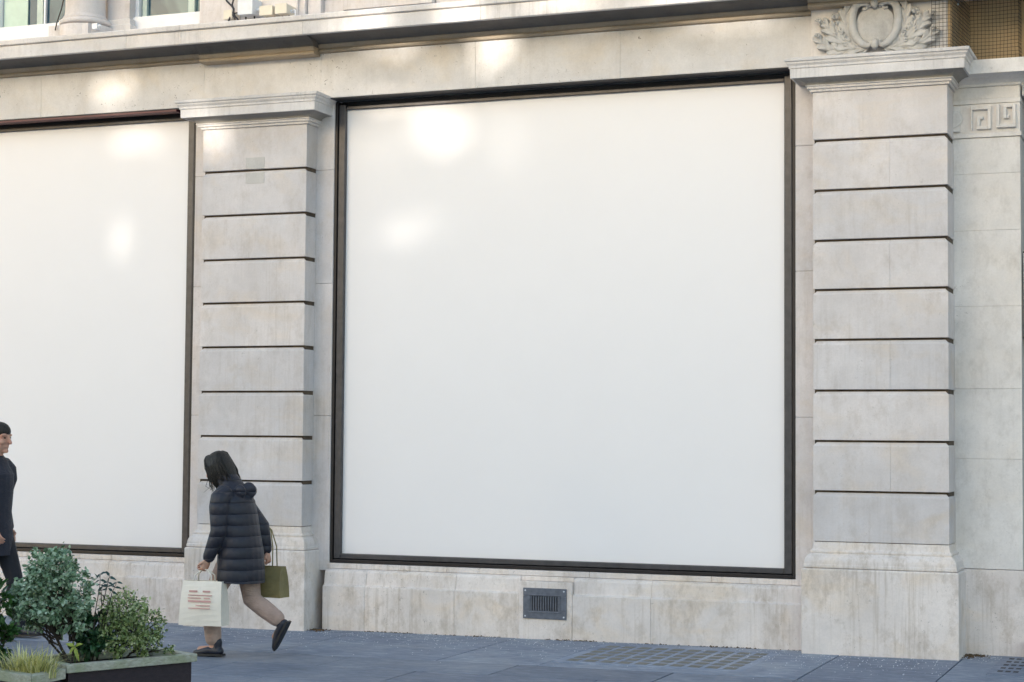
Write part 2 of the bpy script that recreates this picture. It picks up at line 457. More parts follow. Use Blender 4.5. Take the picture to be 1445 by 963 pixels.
# cornice
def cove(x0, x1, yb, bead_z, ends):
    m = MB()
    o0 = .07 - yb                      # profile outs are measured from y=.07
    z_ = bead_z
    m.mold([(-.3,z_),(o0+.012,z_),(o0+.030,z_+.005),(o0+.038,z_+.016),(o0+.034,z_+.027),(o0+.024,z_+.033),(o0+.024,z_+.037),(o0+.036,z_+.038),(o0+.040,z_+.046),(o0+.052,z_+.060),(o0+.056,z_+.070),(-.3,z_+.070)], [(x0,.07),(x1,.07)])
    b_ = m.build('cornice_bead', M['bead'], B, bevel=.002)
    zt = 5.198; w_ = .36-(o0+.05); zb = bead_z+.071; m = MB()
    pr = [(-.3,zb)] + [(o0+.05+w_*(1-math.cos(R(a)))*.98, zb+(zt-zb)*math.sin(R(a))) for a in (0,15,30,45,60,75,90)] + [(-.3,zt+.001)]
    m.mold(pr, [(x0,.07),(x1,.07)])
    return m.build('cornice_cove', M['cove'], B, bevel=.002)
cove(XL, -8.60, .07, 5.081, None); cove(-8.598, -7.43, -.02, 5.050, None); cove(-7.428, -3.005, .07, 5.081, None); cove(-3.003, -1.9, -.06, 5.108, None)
c = MB()
cj = [XL,-11.4,-9.2,-8.63,-7.40,-5.72,-4.1,-2.6,-1.30]
for a, b in zip(cj[:-1], cj[1:]):
    c.mold([(-.5,5.2),(.352,5.2),(.356,5.168),(.394,5.167),(.40,5.172),(.40,5.280),(.396,5.286),(-.5,5.286)], [(a+.0007,.07),(b-.0007,.07)])
    c.mold([(-.5,5.288),(.408,5.288),(.420,5.294),(.424,5.330),(.415,5.338),(-.02,5.385),(-.5,5.39)], [(a+.0007,.07),(b-.0007,.07)])
c.build('cornice', M['trim'], B, bevel=.002)

# upper storey
u = MB()
u.box(XL, -11.25, .30, .9, 5.36, 7.4)
u.box(-9.83, -9.585, .30, .9, 5.36, 7.4)            # pilaster behind the column
u.box(-8.76, -7.66, .20, .9, 5.36, 7.4); u.box(-8.60, -7.72, .17, .3, 5.36, 7.4)
u.box(-8.72, -8.60, .19, .3, 5.36, 5.585)
u.box(-7.655, -7.52, .24, .9, 5.36, 7.4); u.box(-7.518, -7.31, .30, .9, 5.36, 5.62); u.box(-7.518, -7.31, .302, .9, 5.623, 7.4)
u.box(-7.30, -6.42, .24, .9, 5.50, 7.4); u.box(-6.41, -1.5, .30, .9, 5.36, 7.4)
u.box(XL, -1.5, .70, .95, 5.36, 7.4)
u.build('upper_wall', M['shaft'], B, bevel=.006)
# pilaster base mouldings
u = MB()
u.mold([(-.05,5.40),(.05,5.40),(.05,5.545),(.03,5.56),(.03,5.60),(.012,5.615),(-.05,5.615)], [(-9.83,.5),(-9.83,.3),(-9.59,.3),(-9.59,.5)])
u.build('upper_base_moulding', M['trim'], B, bevel=.003)
u = MB()
u.box(-10.24, -9.80, -.06, .40, 5.38, 5.512)
u.lathe(-9.99, .17, [(.26,5.40),(.262,5.515),(.20,5.52),(.205,5.53),(.235,5.54),(.245,5.558),(.24,5.575),(.225,5.583),(.21,5.588),(.213,5.60),(.205,5.612),(.193,5.63),(.187,5.68),(.184,6.2),(.175,7.4)], 40)
u.build('upper_column', M['shaft'], B, bevel=.003, smooth=False)
def upper_window(x0, x1, zs, bars, lowbar):
    f = MB()
    f.box(x0, x1, .36, .60, 5.37, zs)
    f.box(x0, x0+.09, .40, .60, zs+.001, 7.0); f.box(x1-.05, x1, .40, .60, zs+.001, 7.0)
    o = f.build('upper_window', M['white'], B, bevel=.006)
    p = MB(); p.box(x0+.085, x1-.045, .475, .485, zs-.02, 7.0); p.build('pane', M['glass'], o)
    for bx, bw, mt in bars:
        q = MB(); q.box(bx, bx+bw, .44, .474, zs+.001, 7.0); q.build('glazing_bar', M[mt], o, bevel=.003)
    return o
upper_window(-11.24, -10.235, 5.655, [(-10.74,.07,'pane_frame'),(-10.66,.02,'white')], None)
upper_window(-9.64, -8.765, 5.64, [(-9.03,.07,'pane_frame'),(-9.535,.05,'pane_frame')], None)
q = MB(); q.box(-11.14,-10.86,.455,.470,5.67,7.0); q.build('window_blind', M['curtain'], B)

# right-hand set-back pier with key pattern
p = MB()
zs = [.672,1.53,2.08,2.73,3.33,3.78,4.066]
for a, b in zip(zs[:-1], zs[1:]): p.box(-2.1, -1.415, .36, .95, a+.0006, b-.0006)
pier = p.build('set_back_pier', M['pier'], B, bevel=.002)
p = MB(); p.box(-2.1, -1.405, .345, .95, -.15, .668); p.box(-1.40, -1.2, .22, .95, -.15, .13)
p.build('pier_base', M['plinth'], pier, bevel=.005)
p = MB()
p.box(-2.1,-1.405,.345,.95,4.068,4.105); p.box(-2.1,-1.415,.358,.95,4.107,4.335); p.box(-2.1,-1.41,.35,.95,4.337,4.375); p.box(-2.1,-1.418,.362,.95,4.377,4.47)
# greek key fret: raised ribs
y0, y1 = .326, .37
def rib(xa, xb, za, zb): p.box(xa, xb, y0, y1, za, zb)
def key(x, zc, s, t):
    h = .092
    if s > 0:
        p.box(x, x+.012, y0, y1, zc-h, zc+h); p.box(x+.0125, x+.155, y0, y1, zc+h-t, zc+h-.0005)
        p.box(x+.1555-t, x+.155, y0, y1, zc-h, zc+h-t-.0005)
        p.box(x+.045, x+.155-t-.0005, y0, y1, zc-h, zc-h+t)
        p.box(x+.045, x+.045+t, y0, y1, zc-h+t+.0005, zc+.012); p.box(x+.0455+t, x+.095, y0, y1, zc-.012, zc+.012)
    else:
        p.box(x, x+t, y0, y1, zc-h, zc+h); p.box(x+t+.0005, x+.15, y0, y1, zc-h, zc-h+t)
        p.box(x+.15-t, x+.15, y0, y1, zc-h+t+.0005, zc+h); p.box(x+.055, x+.15-t-.0005, y0, y1, zc+h-t, zc+h)
        p.box(x+.055, x+.055+t, y0, y1, zc-.02, zc+h-t-.0005); p.box(x+.0555+t, x+.10, y0, y1, zc-.02, zc+.004)
key(-1.79, 4.222, 1, .026); key(-1.595, 4.228, -1, .026)
p.box(-2.0,-1.875,.338,.37,4.12,4.325); p.tube([(-1.93,.338,4.222),(-1.93,.330,4.222)], [.075,.07], 24)
p.build('key_frieze', M['pier'], pier, bevel=.002, seg=1)
p = MB()
prp = [(-.3,4.472),(.006,4.472),(.012,4.478),(.012,4.492)] + [(.02+.17*(1-math.cos(R(a))), 4.495+.045*math.sin(R(a))) for a in (10,30,50,70,90)] + [(.20,4.541),(.20,4.652),(-.3,4.66)]
p.mold(prp, [(-2.1,.36),(-1.415,.36),(-1.415,.95)])
p.build('pier_cornice', M['pier'], pier, bevel=.003)
# netted recess above it: brown return and back wall
p = MB(); p.box(-1.90,-1.36,.50,.7,4.66,5.36); p.box(-1.926,-1.895,.03,.7,4.705,5.164)
p.build('recess_wall', M['brown'], B, bevel=.003)
p = MB(); p.box(-1.355,-1.31,.40,.7,4.66,5.3); p.build('recess_frame', M['pane_frame'], B, bevel=.004)
p = MB(); p.box(-1.305,-.9,.6,.7,4.66,5.3); p.build('recess_frame', M['brown'], B, bevel=.004)
# doorway beyond the pier and the next bay
p = MB(); p.box(-1.42,.12,.93,1.2,-.15,4.66); door = p.build('door', M['dark'], B)
p = MB(); p.box(-1.40,.10,.88,.928,1.0,1.06); p.box(-.68,-.62,.88,.928,.05,4.5); p.build('door_rail', M['frame'], door)
p = MB()
p.box(.12,XR,.2,1.2,-.15,4.66); p.box(-.9,XR,.25,1.2,4.665,7.4); p.box(-1.40,-.9,.75,1.2,4.665,7.4)
p.box(-1.41,.119,.45,.92,4.40,4.655)
p.build('wall', M['pier'], B, bevel=.006)

# carved cartouche on the panel above the right capital
def lobe(m, a, b, wd, lift, bend=0.0):
    """one tapering leaf lobe with a crease, curling forward at its tip"""
    a = Vector((a[0],0,a[1])); b = Vector((b[0],0,b[1])); d = b-a; L = d.length; s = Vector((-d.z,0,d.x)).normalized()
    pts = []; rad = []
    for i in range(7):
        t = i/6
        q = a + d*t + s*bend*L*math.sin(t*math.pi*.5)*t
        pts.append((q.x, -.012 - lift*math.sin(t*2.2), q.z)); rad.append(wd*(.35+.9*math.sin(math.pi*min(1,t*.9+.12)))*(1 if t < .9 else .5))
    m.tube(pts, rad, 8, .55, (0,1,0))
def acanthus(m, spine, n, size, width, sgn, both=True):
    S = [Vector((x,z)) for x, z in spine]
    def at(t):
        f = t*(len(S)-1); i = min(int(f), len(S)-2); return S[i].lerp(S[i+1], f-i), (S[i+1]-S[i]).normalized()
    m.tube([(at(t/12)[0].x, -.02-.03*math.sin(t/12*3), at(t/12)[0].y) for t in range(13)], [width*(1.1-.6*t/12) for t in range(13)], 8, .7, (0,1,0))
    for i in range(n):
        t = .12+.86*i/(n-1); p_, d_ = at(min(t,1))
        for sd in ((1,-1) if both else (sgn,)):
            nrm = Vector((-d_.y, d_.x))*sd
            L = size*(.55+.6*math.sin(math.pi*(.25+.6*t)))*rnd.uniform(.88,1.12)
            e = p_ + nrm*L*.85 + d_*L*.62
            lobe(m, p_, e, width*.95, .035+.02*rnd.random(), -.22*sd)
            e2 = p_ + nrm*L*.55 + d_*L*.95
            lobe(m, p_ + d_*.01, e2, width*.7, .055, -.15*sd)
def blade(m, spine, W, n, lift):
    """broad scalloped acanthus leaf: a ribbed sheet whose lobes fan out from the midrib and curl at their tips"""
    S = [Vector((x,z)) for x, z in spine]; nt, nu = 64, 18; vs = []; fs = []
    for i in range(nt+1):
        t = i/nt; f_ = t*(len(S)-1); k_ = min(int(f_), len(S)-2)
        p_ = S[k_].lerp(S[k_+1], f_-k_)
        q0 = S[max(k_-1,0)]; q1 = S[min(k_+2,len(S)-1)]; d_ = ((S[k_+1]-S[k_])*1.0+(q1-q0)*.5).normalized(); nr_ = Vector((-d_.y,d_.x))
        for j in range(nu+1):
            u_ = -1+2*j/nu; au = abs(u_)
            ph = n*(t-.10*au)
            lob = abs(math.sin(math.pi*ph))
            env = (math.sin(math.pi*min(1,.10+t*.93)))**.55
            w_ = W*env*(.62+.38*lob)
            pos = p_+nr_*u_*w_+d_*au**1.5*w_*.55
            y_ = -.016-lift*(.55*(1-au*au)+.35*math.sin(math.pi*t))-.030*lob*au**.8+.030*max(0,au-.7)/.3*(1-lob)+(.012 if au < .08 else 0)*-1
            vs.append((pos.x, y_, pos.y))
    for i in range(nt):
        for j in range(nu): fs.append((i*(nu+1)+j, i*(nu+1)+j+1, (i+1)*(nu+1)+j+1, (i+1)*(nu+1)+j))
    o_ = len(vs); vs += [(x,.004,z) for x, y, z in vs]
    edge = [j for j in range(nu+1)]+[i*(nu+1)+nu for i in range(1,nt+1)]+[nt*(nu+1)+j for j in range(nu-1,-1,-1)]+[i*(nu+1) for i in range(nt-1,0,-1)]
    for a_, b_ in zip(edge, edge[1:]+edge[:1]): fs.append((a_, a_+o_, b_+o_, b_))
    m.add(vs, fs)
ct = MB()
for sg in (-1, 1):
    fl = lambda pts: [(x*sg, z) for x, z in pts]
    blade(ct, fl([(.07,-.19),(.14,-.165),(.20,-.10),(.232,-.01),(.238,.08),(.215,.17),(.175,.225)]), .062, 6, .03)
    blade(ct, fl([(.06,-.195),(.15,-.19),(.24,-.155),(.31,-.09),(.36,-.02),(.40,.03),(.45,.045)]), .072, 6, .035)
    blade(ct, fl([(.10,-.205),(.20,-.212),(.29,-.20),(.37,-.165),(.43,-.125),(.462,-.085),(.455,-.05)]), .058, 5, .03)
    acanthus(ct, fl([(.16,-.17),(.26,-.11),(.31,-.02),(.315,.06)]), 4, .055, .012, sg)
    for cx_, cz_, r_ in ((.445,.05,.024),(.455,-.07,.022),(.17,.222,.022)):
        ct.tube([((cx_+r_*(1-.09*k)*math.cos(.75*k))*sg, -.045-.004*k, cz_+r_*(1-.09*k)*math.sin(.75*k)) for k in range(10)], [.011-.0006*k for k in range(10)], 7)
    # C-scroll frame
    pts = [(0.03,.135),(.07,.158),(.115,.165),(.155,.145),(.175,.10),(.182,.03),(.172,-.05),(.145,-.11),(.105,-.155),(.06,-.178),(.03,-.165),(.035,-.145),(.055,-.145)]
    ct.tube([(x*sg, -.055, z) for x, z in pts], [.016,.02,.026,.031,.033,.034,.034,.033,.03,.025,.02,.016,.012], 10, .9, (0,1,0))
    ct.tube([(x*sg, -.05, z) for x, z in [(.10,.125),(.075,.115),(.06,.13),(.07,.15)]], [.012,.014,.014,.01], 8)
    ct.tube([(x*sg, -.03, z) for x, z in [(.02,.19),(.07,.205),(.12,.20),(.16,.22)]], [.02,.022,.018,.01], 8)
ct.tube([(0,-.05,.19),(0,-.075,.165),(0,-.08,.14),(0,-.06,.115)], [.02,.032,.03,.014], 12)
ct.tube([(0,-.05,-.13),(0,-.07,-.155),(0,-.07,-.185),(0,-.05,-.2)], [.016,.03,.03,.018], 12)
for a in (-60,-30,0,30,60):
    lobe(ct, (0,.19), (.10*math.sin(R(a)), .19+.09*math.cos(R(a))), .02, .05)
# shield face: a shallow dome
vs = []; fs = []; nr, ns = 6, 40
for i in range(nr+1):
    t = i/nr
    for k_ in range(ns):
        a = 2*math.pi*k_/ns
        vs.append((.150*t*math.copysign(abs(math.cos(a))**.85, math.cos(a)), -.045-.022*(1-t*t), -.012+.145*t*math.copysign(abs(math.sin(a))**.85, math.sin(a))))
for i in range(nr):
    for k_ in range(ns): fs.append((i*ns+k_, i*ns+(k_+1)%ns, (i+1)*ns+(k_+1)%ns, (i+1)*ns+k_))
ct.add(vs, fs); 
cto = ct.build('cartouche', M['carve'], B, smooth=True)
cto.location = (-2.475, -.002, 4.952)

# ------------------------------------------------------------------ display boards
def display(x0, x1, label, blind):
    t = empty('display_board', (x0, .25, .548)); tag(t, label, 'display board', 'blank display boards in the shop windows')
    t_inv = Matrix.Translation((-x0, -.25, -.548))
    def put(m, name, mat, bevel=.003):
        o = m.build(name, mat, t, bevel=bevel); o.data.transform(t_inv); return o
    z0, z1 = .551, 4.672
    m = MB()      # thin outer edge
    e = .026
    m.box(x0, x0+e, .212, .45, z0, 4.666); m.box(x1-e, x1, .212, .45, z0, 4.666)
    m.box(x0+e+.001, x1-e-.001, .212, .45, z0, z0+.03); m.box(x0+e+.001, x1-e-.001, .30, .45, z1-.046, z1)
    put(m, 'frame_edge', M['frame2'])
    m = MB(); a = e+.006; b = .097; bb = .081
    m.box(x0+a, x0+b, .222, .45, z0+.036, z1-.036); m.box(x1-b, x1-a, .222, .45, z0+.036, z1-.036)
    m.box(x0+b+.001, x1-b-.001, .222, .45, z0+.036, z0+bb); m.box(x0+b+.001, x1-b-.001, .235, .45, z1-.082, z1-.050)
    put(m, 'frame', M['frame'], .006)
    m = MB(); m.box(x0+.03, x1-.03, .262, .36, z0+.05, z1-.05)
    put(m, 'board', M['board'], 0)
    m = MB(); m.box(x0+.005, x1-.005, .078, .24, 4.668, 4.6745); put(m, 'soffit_strip', M['soffit'], 0)
    m = MB(); m.box(x0+.02, x1-.02, .36, .455, z0+.01, z1-.002); put(m, 'backing', M['dark'], 0)
    if blind:
        m = MB(); m.box(x0+.01, x1-.14, .074, .17, 4.645, 4.667); put(m, 'blind_box', M['maroon'])
    return t
display(-7.345, -3.168, 'large blank white display board in bronze frame between the two banded pilasters', False)
display(-12.952, -8.772, 'blank white display board at far left, behind the walking man and left of both pilasters', True)

# ------------------------------------------------------------------ small fixtures
v = empty('vent_grille', (-5.27,.105,.28)); tag(v, 'grey metal vent grille with upright slots set low in the stone base wall', 'vent')
m = MB()   # plate as four borders round the slots
X0, X1, Z0, Z1 = -.193,.193,-.128,.128
m.box(X0,X1,-.014,0,.062,Z1); m.box(X0,X1,-.014,0,Z0,-.062); m.box(X0,-.128,-.014,0,-.0615,.0615); m.box(.128,X1,-.014,0,-.0615,.0615)
m.build('plate', M['iron'], v, bevel=.003)
m = MB()
m.box(-.14,.14,-.020,-.0145,.066,.076); m.box(-.14,.14,-.020,-.0145,-.076,-.066); m.box(-.14,-.13,-.020,-.0145,-.0655,.0655); m.box(.13,.14,-.020,-.0145,-.0655,.0655)
m.build('rim', M['iron'], v, bevel=.002)
m = MB(); m.box(-.1279,.1279,-.003,.0,-.0619,.0619); m.build('dark_cavity', M['dark'], v)
for i in range(12):
    m = MB(); x = -.121+i*.022; m.box(x-.0055,x+.0055,-.013,-.0035,-.0612,.0612); m.build('slat', M['iron'], v, bevel=.001)
for sx in (-1,1):
    for sz in (-1,1):
        m = MB(); m.tube([(sx*.172,-.014,sz*.107),(sx*.172,-.018,sz*.107)], .007, 10); m.build('screw', M['grey'], v)

def jbox(x0, x1, z0, z1, y0, dep, mat, label, lid=True, knob=True):
    t = empty('junction_box', ((x0+x1)/2, y0, z0)); tag(t, label, 'junction box')
    w2 = (x1-x0)/2; h = z1-z0
    m = MB(); m.box(-w2, w2, 0, dep, 0, h); m.build('casing', mat, t, bevel=.006)
    m = MB(); m.box(-w2-.003, w2+.003, -.014, -.001, -.003, h+.003); m.build('lid', mat, t, bevel=.004)
    if knob:
        m = MB(); m.tube([(w2+.001,dep*.45,h*.35),(w2+.035,dep*.45,h*.35)], [.018,.014], 12); m.build('cable_gland', M['grey'], t, smooth=False)
    for sx in (-.6,.6):
        m = MB(); m.tube([(w2*sx,dep*.5,-.001),(w2*sx,dep*.5,-.03)], .008, 8); m.build('foot', M['black'], t)
jbox(-8.232,-8.085,5.475,5.625,.0,.17, M['grey'], 'large pale grey junction box on the cornice ledge beside the black cables')
jbox(-8.008,-7.880,5.452,5.535,.0,.17, M['cream'], 'cream junction box in the middle, between the large grey box and the rightmost cream box')
jbox(-7.850,-7.735,5.455,5.542,.0,.17, M['cream'], 'rightmost cream junction box on the ledge, with a white cable leaving it')
jbox(-8.39,-8.305,5.45,5.53,.02,.15, M['cream'], 'small beige junction box left of the black cables on the ledge', knob=False)
m = MB()
m.tube([(-8.48,.16,5.75),(-8.44,.14,5.655),(-8.37,.10,5.60),(-8.315,.06,5.555),(-8.30,.03,5.50),(-8.25,-.02,5.455),(-8.20,-.06,5.42)], .0085, 8)
m.tube([(-8.33,.155,5.75),(-8.36,.13,5.66),(-8.35,.09,5.60),(-8.31,.05,5.54),(-8.32,.02,5.48),(-8.33,-.01,5.42)], .0085, 8)
m.tube([(-8.31,.03,5.52),(-8.28,.02,5.50),(-8.25,.01,5.50),(-8.235,.03,5.52)], .006, 8)
m.tube([(-8.30,.02,5.51),(-8.27,-.03,5.47),(-8.22,-.08,5.42)], .008, 8)
tag(m.build('black_cables', M['black'], smooth=True), 'tangle of black cables dropping onto the cornice ledge by the grey box', 'cable')
m = MB(); m.tube([(-7.715,.06,5.48),(-7.69,.05,5.495),(-7.665,.03,5.48),(-7.65,.0,5.44),(-7.64,-.03,5.40)], .005, 8)
tag(m.build('white_cable', M['white'], smooth=True), 'thin white cable looping from the rightmost cream junction box', 'cable')
m = MB(); m.tube([(-10.06,-.07,6.4),(-10.058,-.07,5.8),(-10.09,-.075,5.66),(-10.135,-.08,5.53),(-10.15,-.08,5.46)], .006, 8)
tag(m.build('hanging_cable', M['black'], smooth=True), 'single thin black cable hanging down the upper column at top left', 'cable')
jb = empty('wall_socket', (-9.73,-.05,5.45)); tag(jb, 'tiny white fitting on the ledge at the foot of the upper column', 'fitting')
m = MB(); m.box(-.035,.02,-.0,.05,0,.055); m.build('casing', M['white'], jb, bevel=.004)
m = MB(); m.tube([(.021,.02,.03),(.05,.02,.035)], .012, 8); m.build('cable_gland', M['white'], jb)

# bird netting over the recess
m = MB()
def net(a, b, c_, nu, nv, sag=0):
    a, b, c_ = Vector(a), Vector(b), Vector(c_)      # a->b along, a->c up
    def pt(u, w_):
        q = a + (b-a)*u + (c_-a)*w_
        q.y += sag*math.sin(math.pi*u)*math.sin(math.pi*w_)
        return q + Vector((noise.noise(q*9)*.004, noise.noise(q*9+Vector((5,0,0)))*.004, noise.noise(q*9+Vector((0,7,0)))*.004))
    for i in range(nu+1): m.tube([pt(i/nu, j/8) for j in range(9)], .0021, 4, cap=False)
    for j in range(nv+1): m.tube([pt(i/8, j/nv) for i in range(9)], .0021, 4, cap=False)
net((-2.03,-.10,4.70), (-1.885,-.10,4.70), (-2.03,-.10,5.17), 5, 16)
net((-1.885,-.10,4.70), (-1.80,.40,4.66), (-1.885,-.10,5.17), 15, 16)
net((-1.80,.40,4.665), (-1.425,.40,4.665), (-1.80,.40,5.20), 13, 18, .02)
net((-1.425,.40,4.665), (-1.41,.52,4.665), (-1.425,.40,5.20), 4, 18)
tag(m.build('bird_netting', M['net']), 'dark square-mesh bird netting stretched over the brown recess at top right', 'netting')

sb = empty('wall_panel', (-1.405,.42,2.49)); tag(sb, 'pale narrow board at the right edge of the photo beside the set-back pier', 'sign')
m = MB(); m.box(.004,.45,-.02,.02,0,.655); m.build('board', M['pier'], sb, bevel=.004)
m = MB(); m.box(.002,.46,-.024,.03,-.014,-.001); m.box(.002,.46,-.024,.03,.656,.668); m.build('trim', M['black'], sb)

# pavement lights and drain slots
pl = empty('pavement_light', (-3.94,-.69,gz(-3.94))); tag(pl, 'grid of small glass pavement lights set in the paving below the large board', 'pavement light')
m = MB(); m.box(-.74,.72,-.66,.60,-.01,.005); m.build('frame', M['pl_frame'], pl, bevel=.002)
m = MB()
for i in range(10):
    for j in range(6):
        x = -.66+i*.135; y = -.58+j*.188
        m.box(x, x+.095, y, y+.128, .0, .0066)
m.build('glass_lens', plain('pavement_glass', (.06,.068,.055), .4, 0, .3, 25, .2), pl, bevel=.002)
dr = empty('drain_cover', (-1.44,-.28,gz(-1.44))); tag(dr, 'small drain cover with rows of dark slots at the lower right corner', 'drain')
m = MB(); m.box(-.12,.24,-.60,.56,-.01,.005); m.build('cover', M['strip_slab'], dr, bevel=.002)
for j in range(5):
    m = MB()
    for i in range(3):
        x = -.06+i*.055; y = -.42+j*.2; m.box(x, x+.036, y, y+.075, .0, .0062)
    m.build('slot', M['dark'], dr)

# grit and petals swept along the foot of the wall
m = MB(); q = random.Random(3)
for i in range(1500):
    x = q.uniform(-9.2,-1.3); y = .1-abs(q.gauss(0,.55))
    if x > -1.85: y = .3-abs(q.gauss(0,.25))
    elif -3.04 < x: y -= .19
    elif -8.62 < x < -7.44: y -= .19
    if y < -1.9: continue
    s = q.uniform(.002,.006); a = q.uniform(0,6.28); z = gz(x)+.002
    ca, sa = math.cos(a)*s, math.sin(a)*s; h = s*.8
    m.add([(x+ca,y+sa,z),(x-sa,y+ca*.7,z),(x-ca,y-sa,z),(x+sa,y-ca*.7,z),(x,y,z+h)], [(0,1,4),(1,2,4),(2,3,4),(3,0,4)])
tag(m.build('pale_grit', plain('pale_grit', (.62,.64,.70), .8, 0, .2, 90, 0)), 'scatter of pale grit along the foot of the wall', 'grit', kind='stuff')
m = MB()
for i in range(900):
    k_ = q.random()
    if k_ < .55:
        x = q.uniform(-7.4,-3.04); y = .105-abs(q.gauss(0,.022))
        if noise.noise(Vector((x*2.3,0,0))) < q.uniform(-.25,.25): continue
    elif k_ < .8: x = q.gauss(-1.80,.06); y = .33-abs(q.gauss(0,.12))
    else: x = q.gauss(-7.38,.05); y = .09-abs(q.gauss(0,.06))
    s = q.uniform(.004,.015); a = q.uniform(0,6.28); z = gz(x)+.002
    ca, sa = math.cos(a)*s, math.sin(a)*s; h = s*q.uniform(.3,.9)
    m.add([(x+ca,y+sa*.6,z),(x-sa,y+ca*.4,z),(x-ca,y-sa*.6,z),(x+sa,y-ca*.4,z),(x,y,z+h)], [(0,1,4),(1,2,4),(2,3,4),(3,0,4)])
tag(m.build('leaf_litter', plain('brown_litter', (.10,.065,.035), .9, 0, .5, 60, 0)), 'brown leaf litter and dirt gathered where wall meets paving', 'litter', kind='stuff')

# ------------------------------------------------------------------ planters
def planter(name, poly, ztop, rimw, rimh, label):
    cx = sum(p[0] for p in poly)/len(poly); cy = sum(p[1] for p in poly)/len(poly)
    t = empty('planter_box', (cx, cy, gz(cx))); tag(t, label, 'planter')
    P = [Vector((x-cx, y-cy)) for x, y in poly]; n = len(P)
    def inset(d):
        out = []
        for i in range(n):
            d0 = (P[i]-P[i-1]).normalized(); d1 = (P[(i+1)%n]-P[i]).normalized()
            n0 = Vector((-d0.y,d0.x)); n1 = Vector((-d1.y,d1.x)); mm = (n0+n1)/(1+n0.dot(n1))
            out.append(P[i]+mm*d)
        return out
    o, i_ = inset(0), inset(rimw); body = inset(.022); bin_ = inset(.05)
    for k in range(n):
        k2 = (k+1) % n
        m = MB()
        e = (o[k2]-o[k]).normalized()*.0008
        m.prism([tuple(o[k]+e), tuple(o[k2]-e), tuple(i_[k2]-e), tuple(i_[k]+e)], ztop-rimh, ztop)
        m.build('rim', M['oak'], t, bevel=.004)
        m = MB(); m.prism([tuple(body[k]+e), tuple(body[k2]-e), tuple(bin_[k2]-e), tuple(bin_[k]+e)], 0, ztop-rimh-.001)
        m.build('side_panel', M['panel'], t, bevel=.003)
    m = MB(); m.prism([tuple(p) for p in inset(.052)], .02, ztop-.05); m.build('soil', M['soil'], t)
    return t
A, Bp = Vector((-5.435,-6.462)), Vector((-5.094,-5.761)); back = Vector((-.90,.436))
Cc = Bp+back*.46; Dd = A+back*.46
planter('a', [tuple(A), tuple(Bp), tuple(Cc), tuple(Dd)], .525, .055, .042, 'dark planter box with pale oak rim holding the shrubs, the right one of the two')
Q1 = Vector((-5.419,-6.774)); Q2 = Vector((-5.428,-6.474)); Q0 = Q1+Vector((-.926,.377))*.62; Q3 = Q2+Vector((-.90,.436))*.62
planter('b', [tuple(Q1), tuple(Q2), tuple(Q3), tuple(Q0)], .51, .06, .05, 'dark planter box with oak rim holding the striped grass, at the lower left corner')

def leaf_geo(m, p, d, up, L, W, fold=.25, curl=.2):
    d = d.normalized(); s = d.cross(up)
    if s.length < 1e-3: s = d.orthogonal()
    s.normalize(); nn = s.cross(d)
    b0 = p; c1 = p+d*L*.33; c2 = p+d*L*.7-nn*curl*L*.12; tip = p+d*L-nn*curl*L*.35
    l1 = c1+s*W*.5+nn*fold*W*.5; r1 = c1-s*W*.5+nn*fold*W*.5
    l2 = c2+s*W*.38+nn*fold*W*.4; r2 = c2-s*W*.38+nn*fold*W*.4
    m.add([b0,c1,c2,tip,l1,l2,r1,r2], [(0,1,4),(1,2,5,4),(2,3,5),(0,6,1),(1,6,7,2),(2,7,3)])

def shrub(name, root, clumps, nleaf, L, W, mat, label, twig=None, seed=1, cat='shrub', fol='foliage', shell=.5, stems=None, upb=.3):
    q = random.Random(seed)
    t = empty(name, root); tag(t, label, cat)
    rt = Vector(root); m = MB()
    tot = sum(c[3]*c[4]*c[5] for c in clumps)
    st = MB()
    for (cx, cy, cz, rx, ry, rz) in clumps:
        c0 = Vector((cx,cy,cz))-rt
        k = int(nleaf*rx*ry*rz/tot)
        sub = []
        for i in range(max(6, int(k/26))):
            v = Vector((q.gauss(0,1),q.gauss(0,1),q.gauss(0,1))).normalized()*(shell+(1-shell)*q.random()**.6)
            sub.append((v, Vector((c0.x+v.x*rx, c0.y+v.y*ry, c0.z+v.z*rz))))
        for i in range(k):
            v, sp = q.choice(sub)
            off = Vector((q.gauss(0,1),q.gauss(0,1),q.gauss(0,1)))*(min(rx,rz)*.135)
            p = sp+off
            d = (v*1.0 + Vector((q.gauss(0,.7),q.gauss(0,.7),q.gauss(0,.7)+upb*.3)))
            up = Vector((v.x*.6+q.gauss(0,.35), v.y*.6-.25+q.gauss(0,.35), .8+q.gauss(0,.35)))
            s_ = q.uniform(.5,1.3)
            leaf_geo(m, p, d, up, L*s_, W*s_, q.uniform(.1,.4), q.uniform(0,.8))
        for v, sp in sub[:max(5, int(len(sub)*.5))]:
            mid = c0*.55+sp*.2+Vector((q.gauss(0,.02),q.gauss(0,.02),0))
            st.tube([c0*.45+Vector((q.gauss(0,.01),q.gauss(0,.01),0)), mid*.6+sp*.35, sp+v*.01], [.0035,.0022,.0009], 5)
    for s_ in (stems or []):
        st.tube([Vector(a)-rt for a in s_[0]], s_[1], 7)
    m.build(fol, mat, t, fix=False)
    if st.v: st.build('stem', M['bark'], t)
    return t
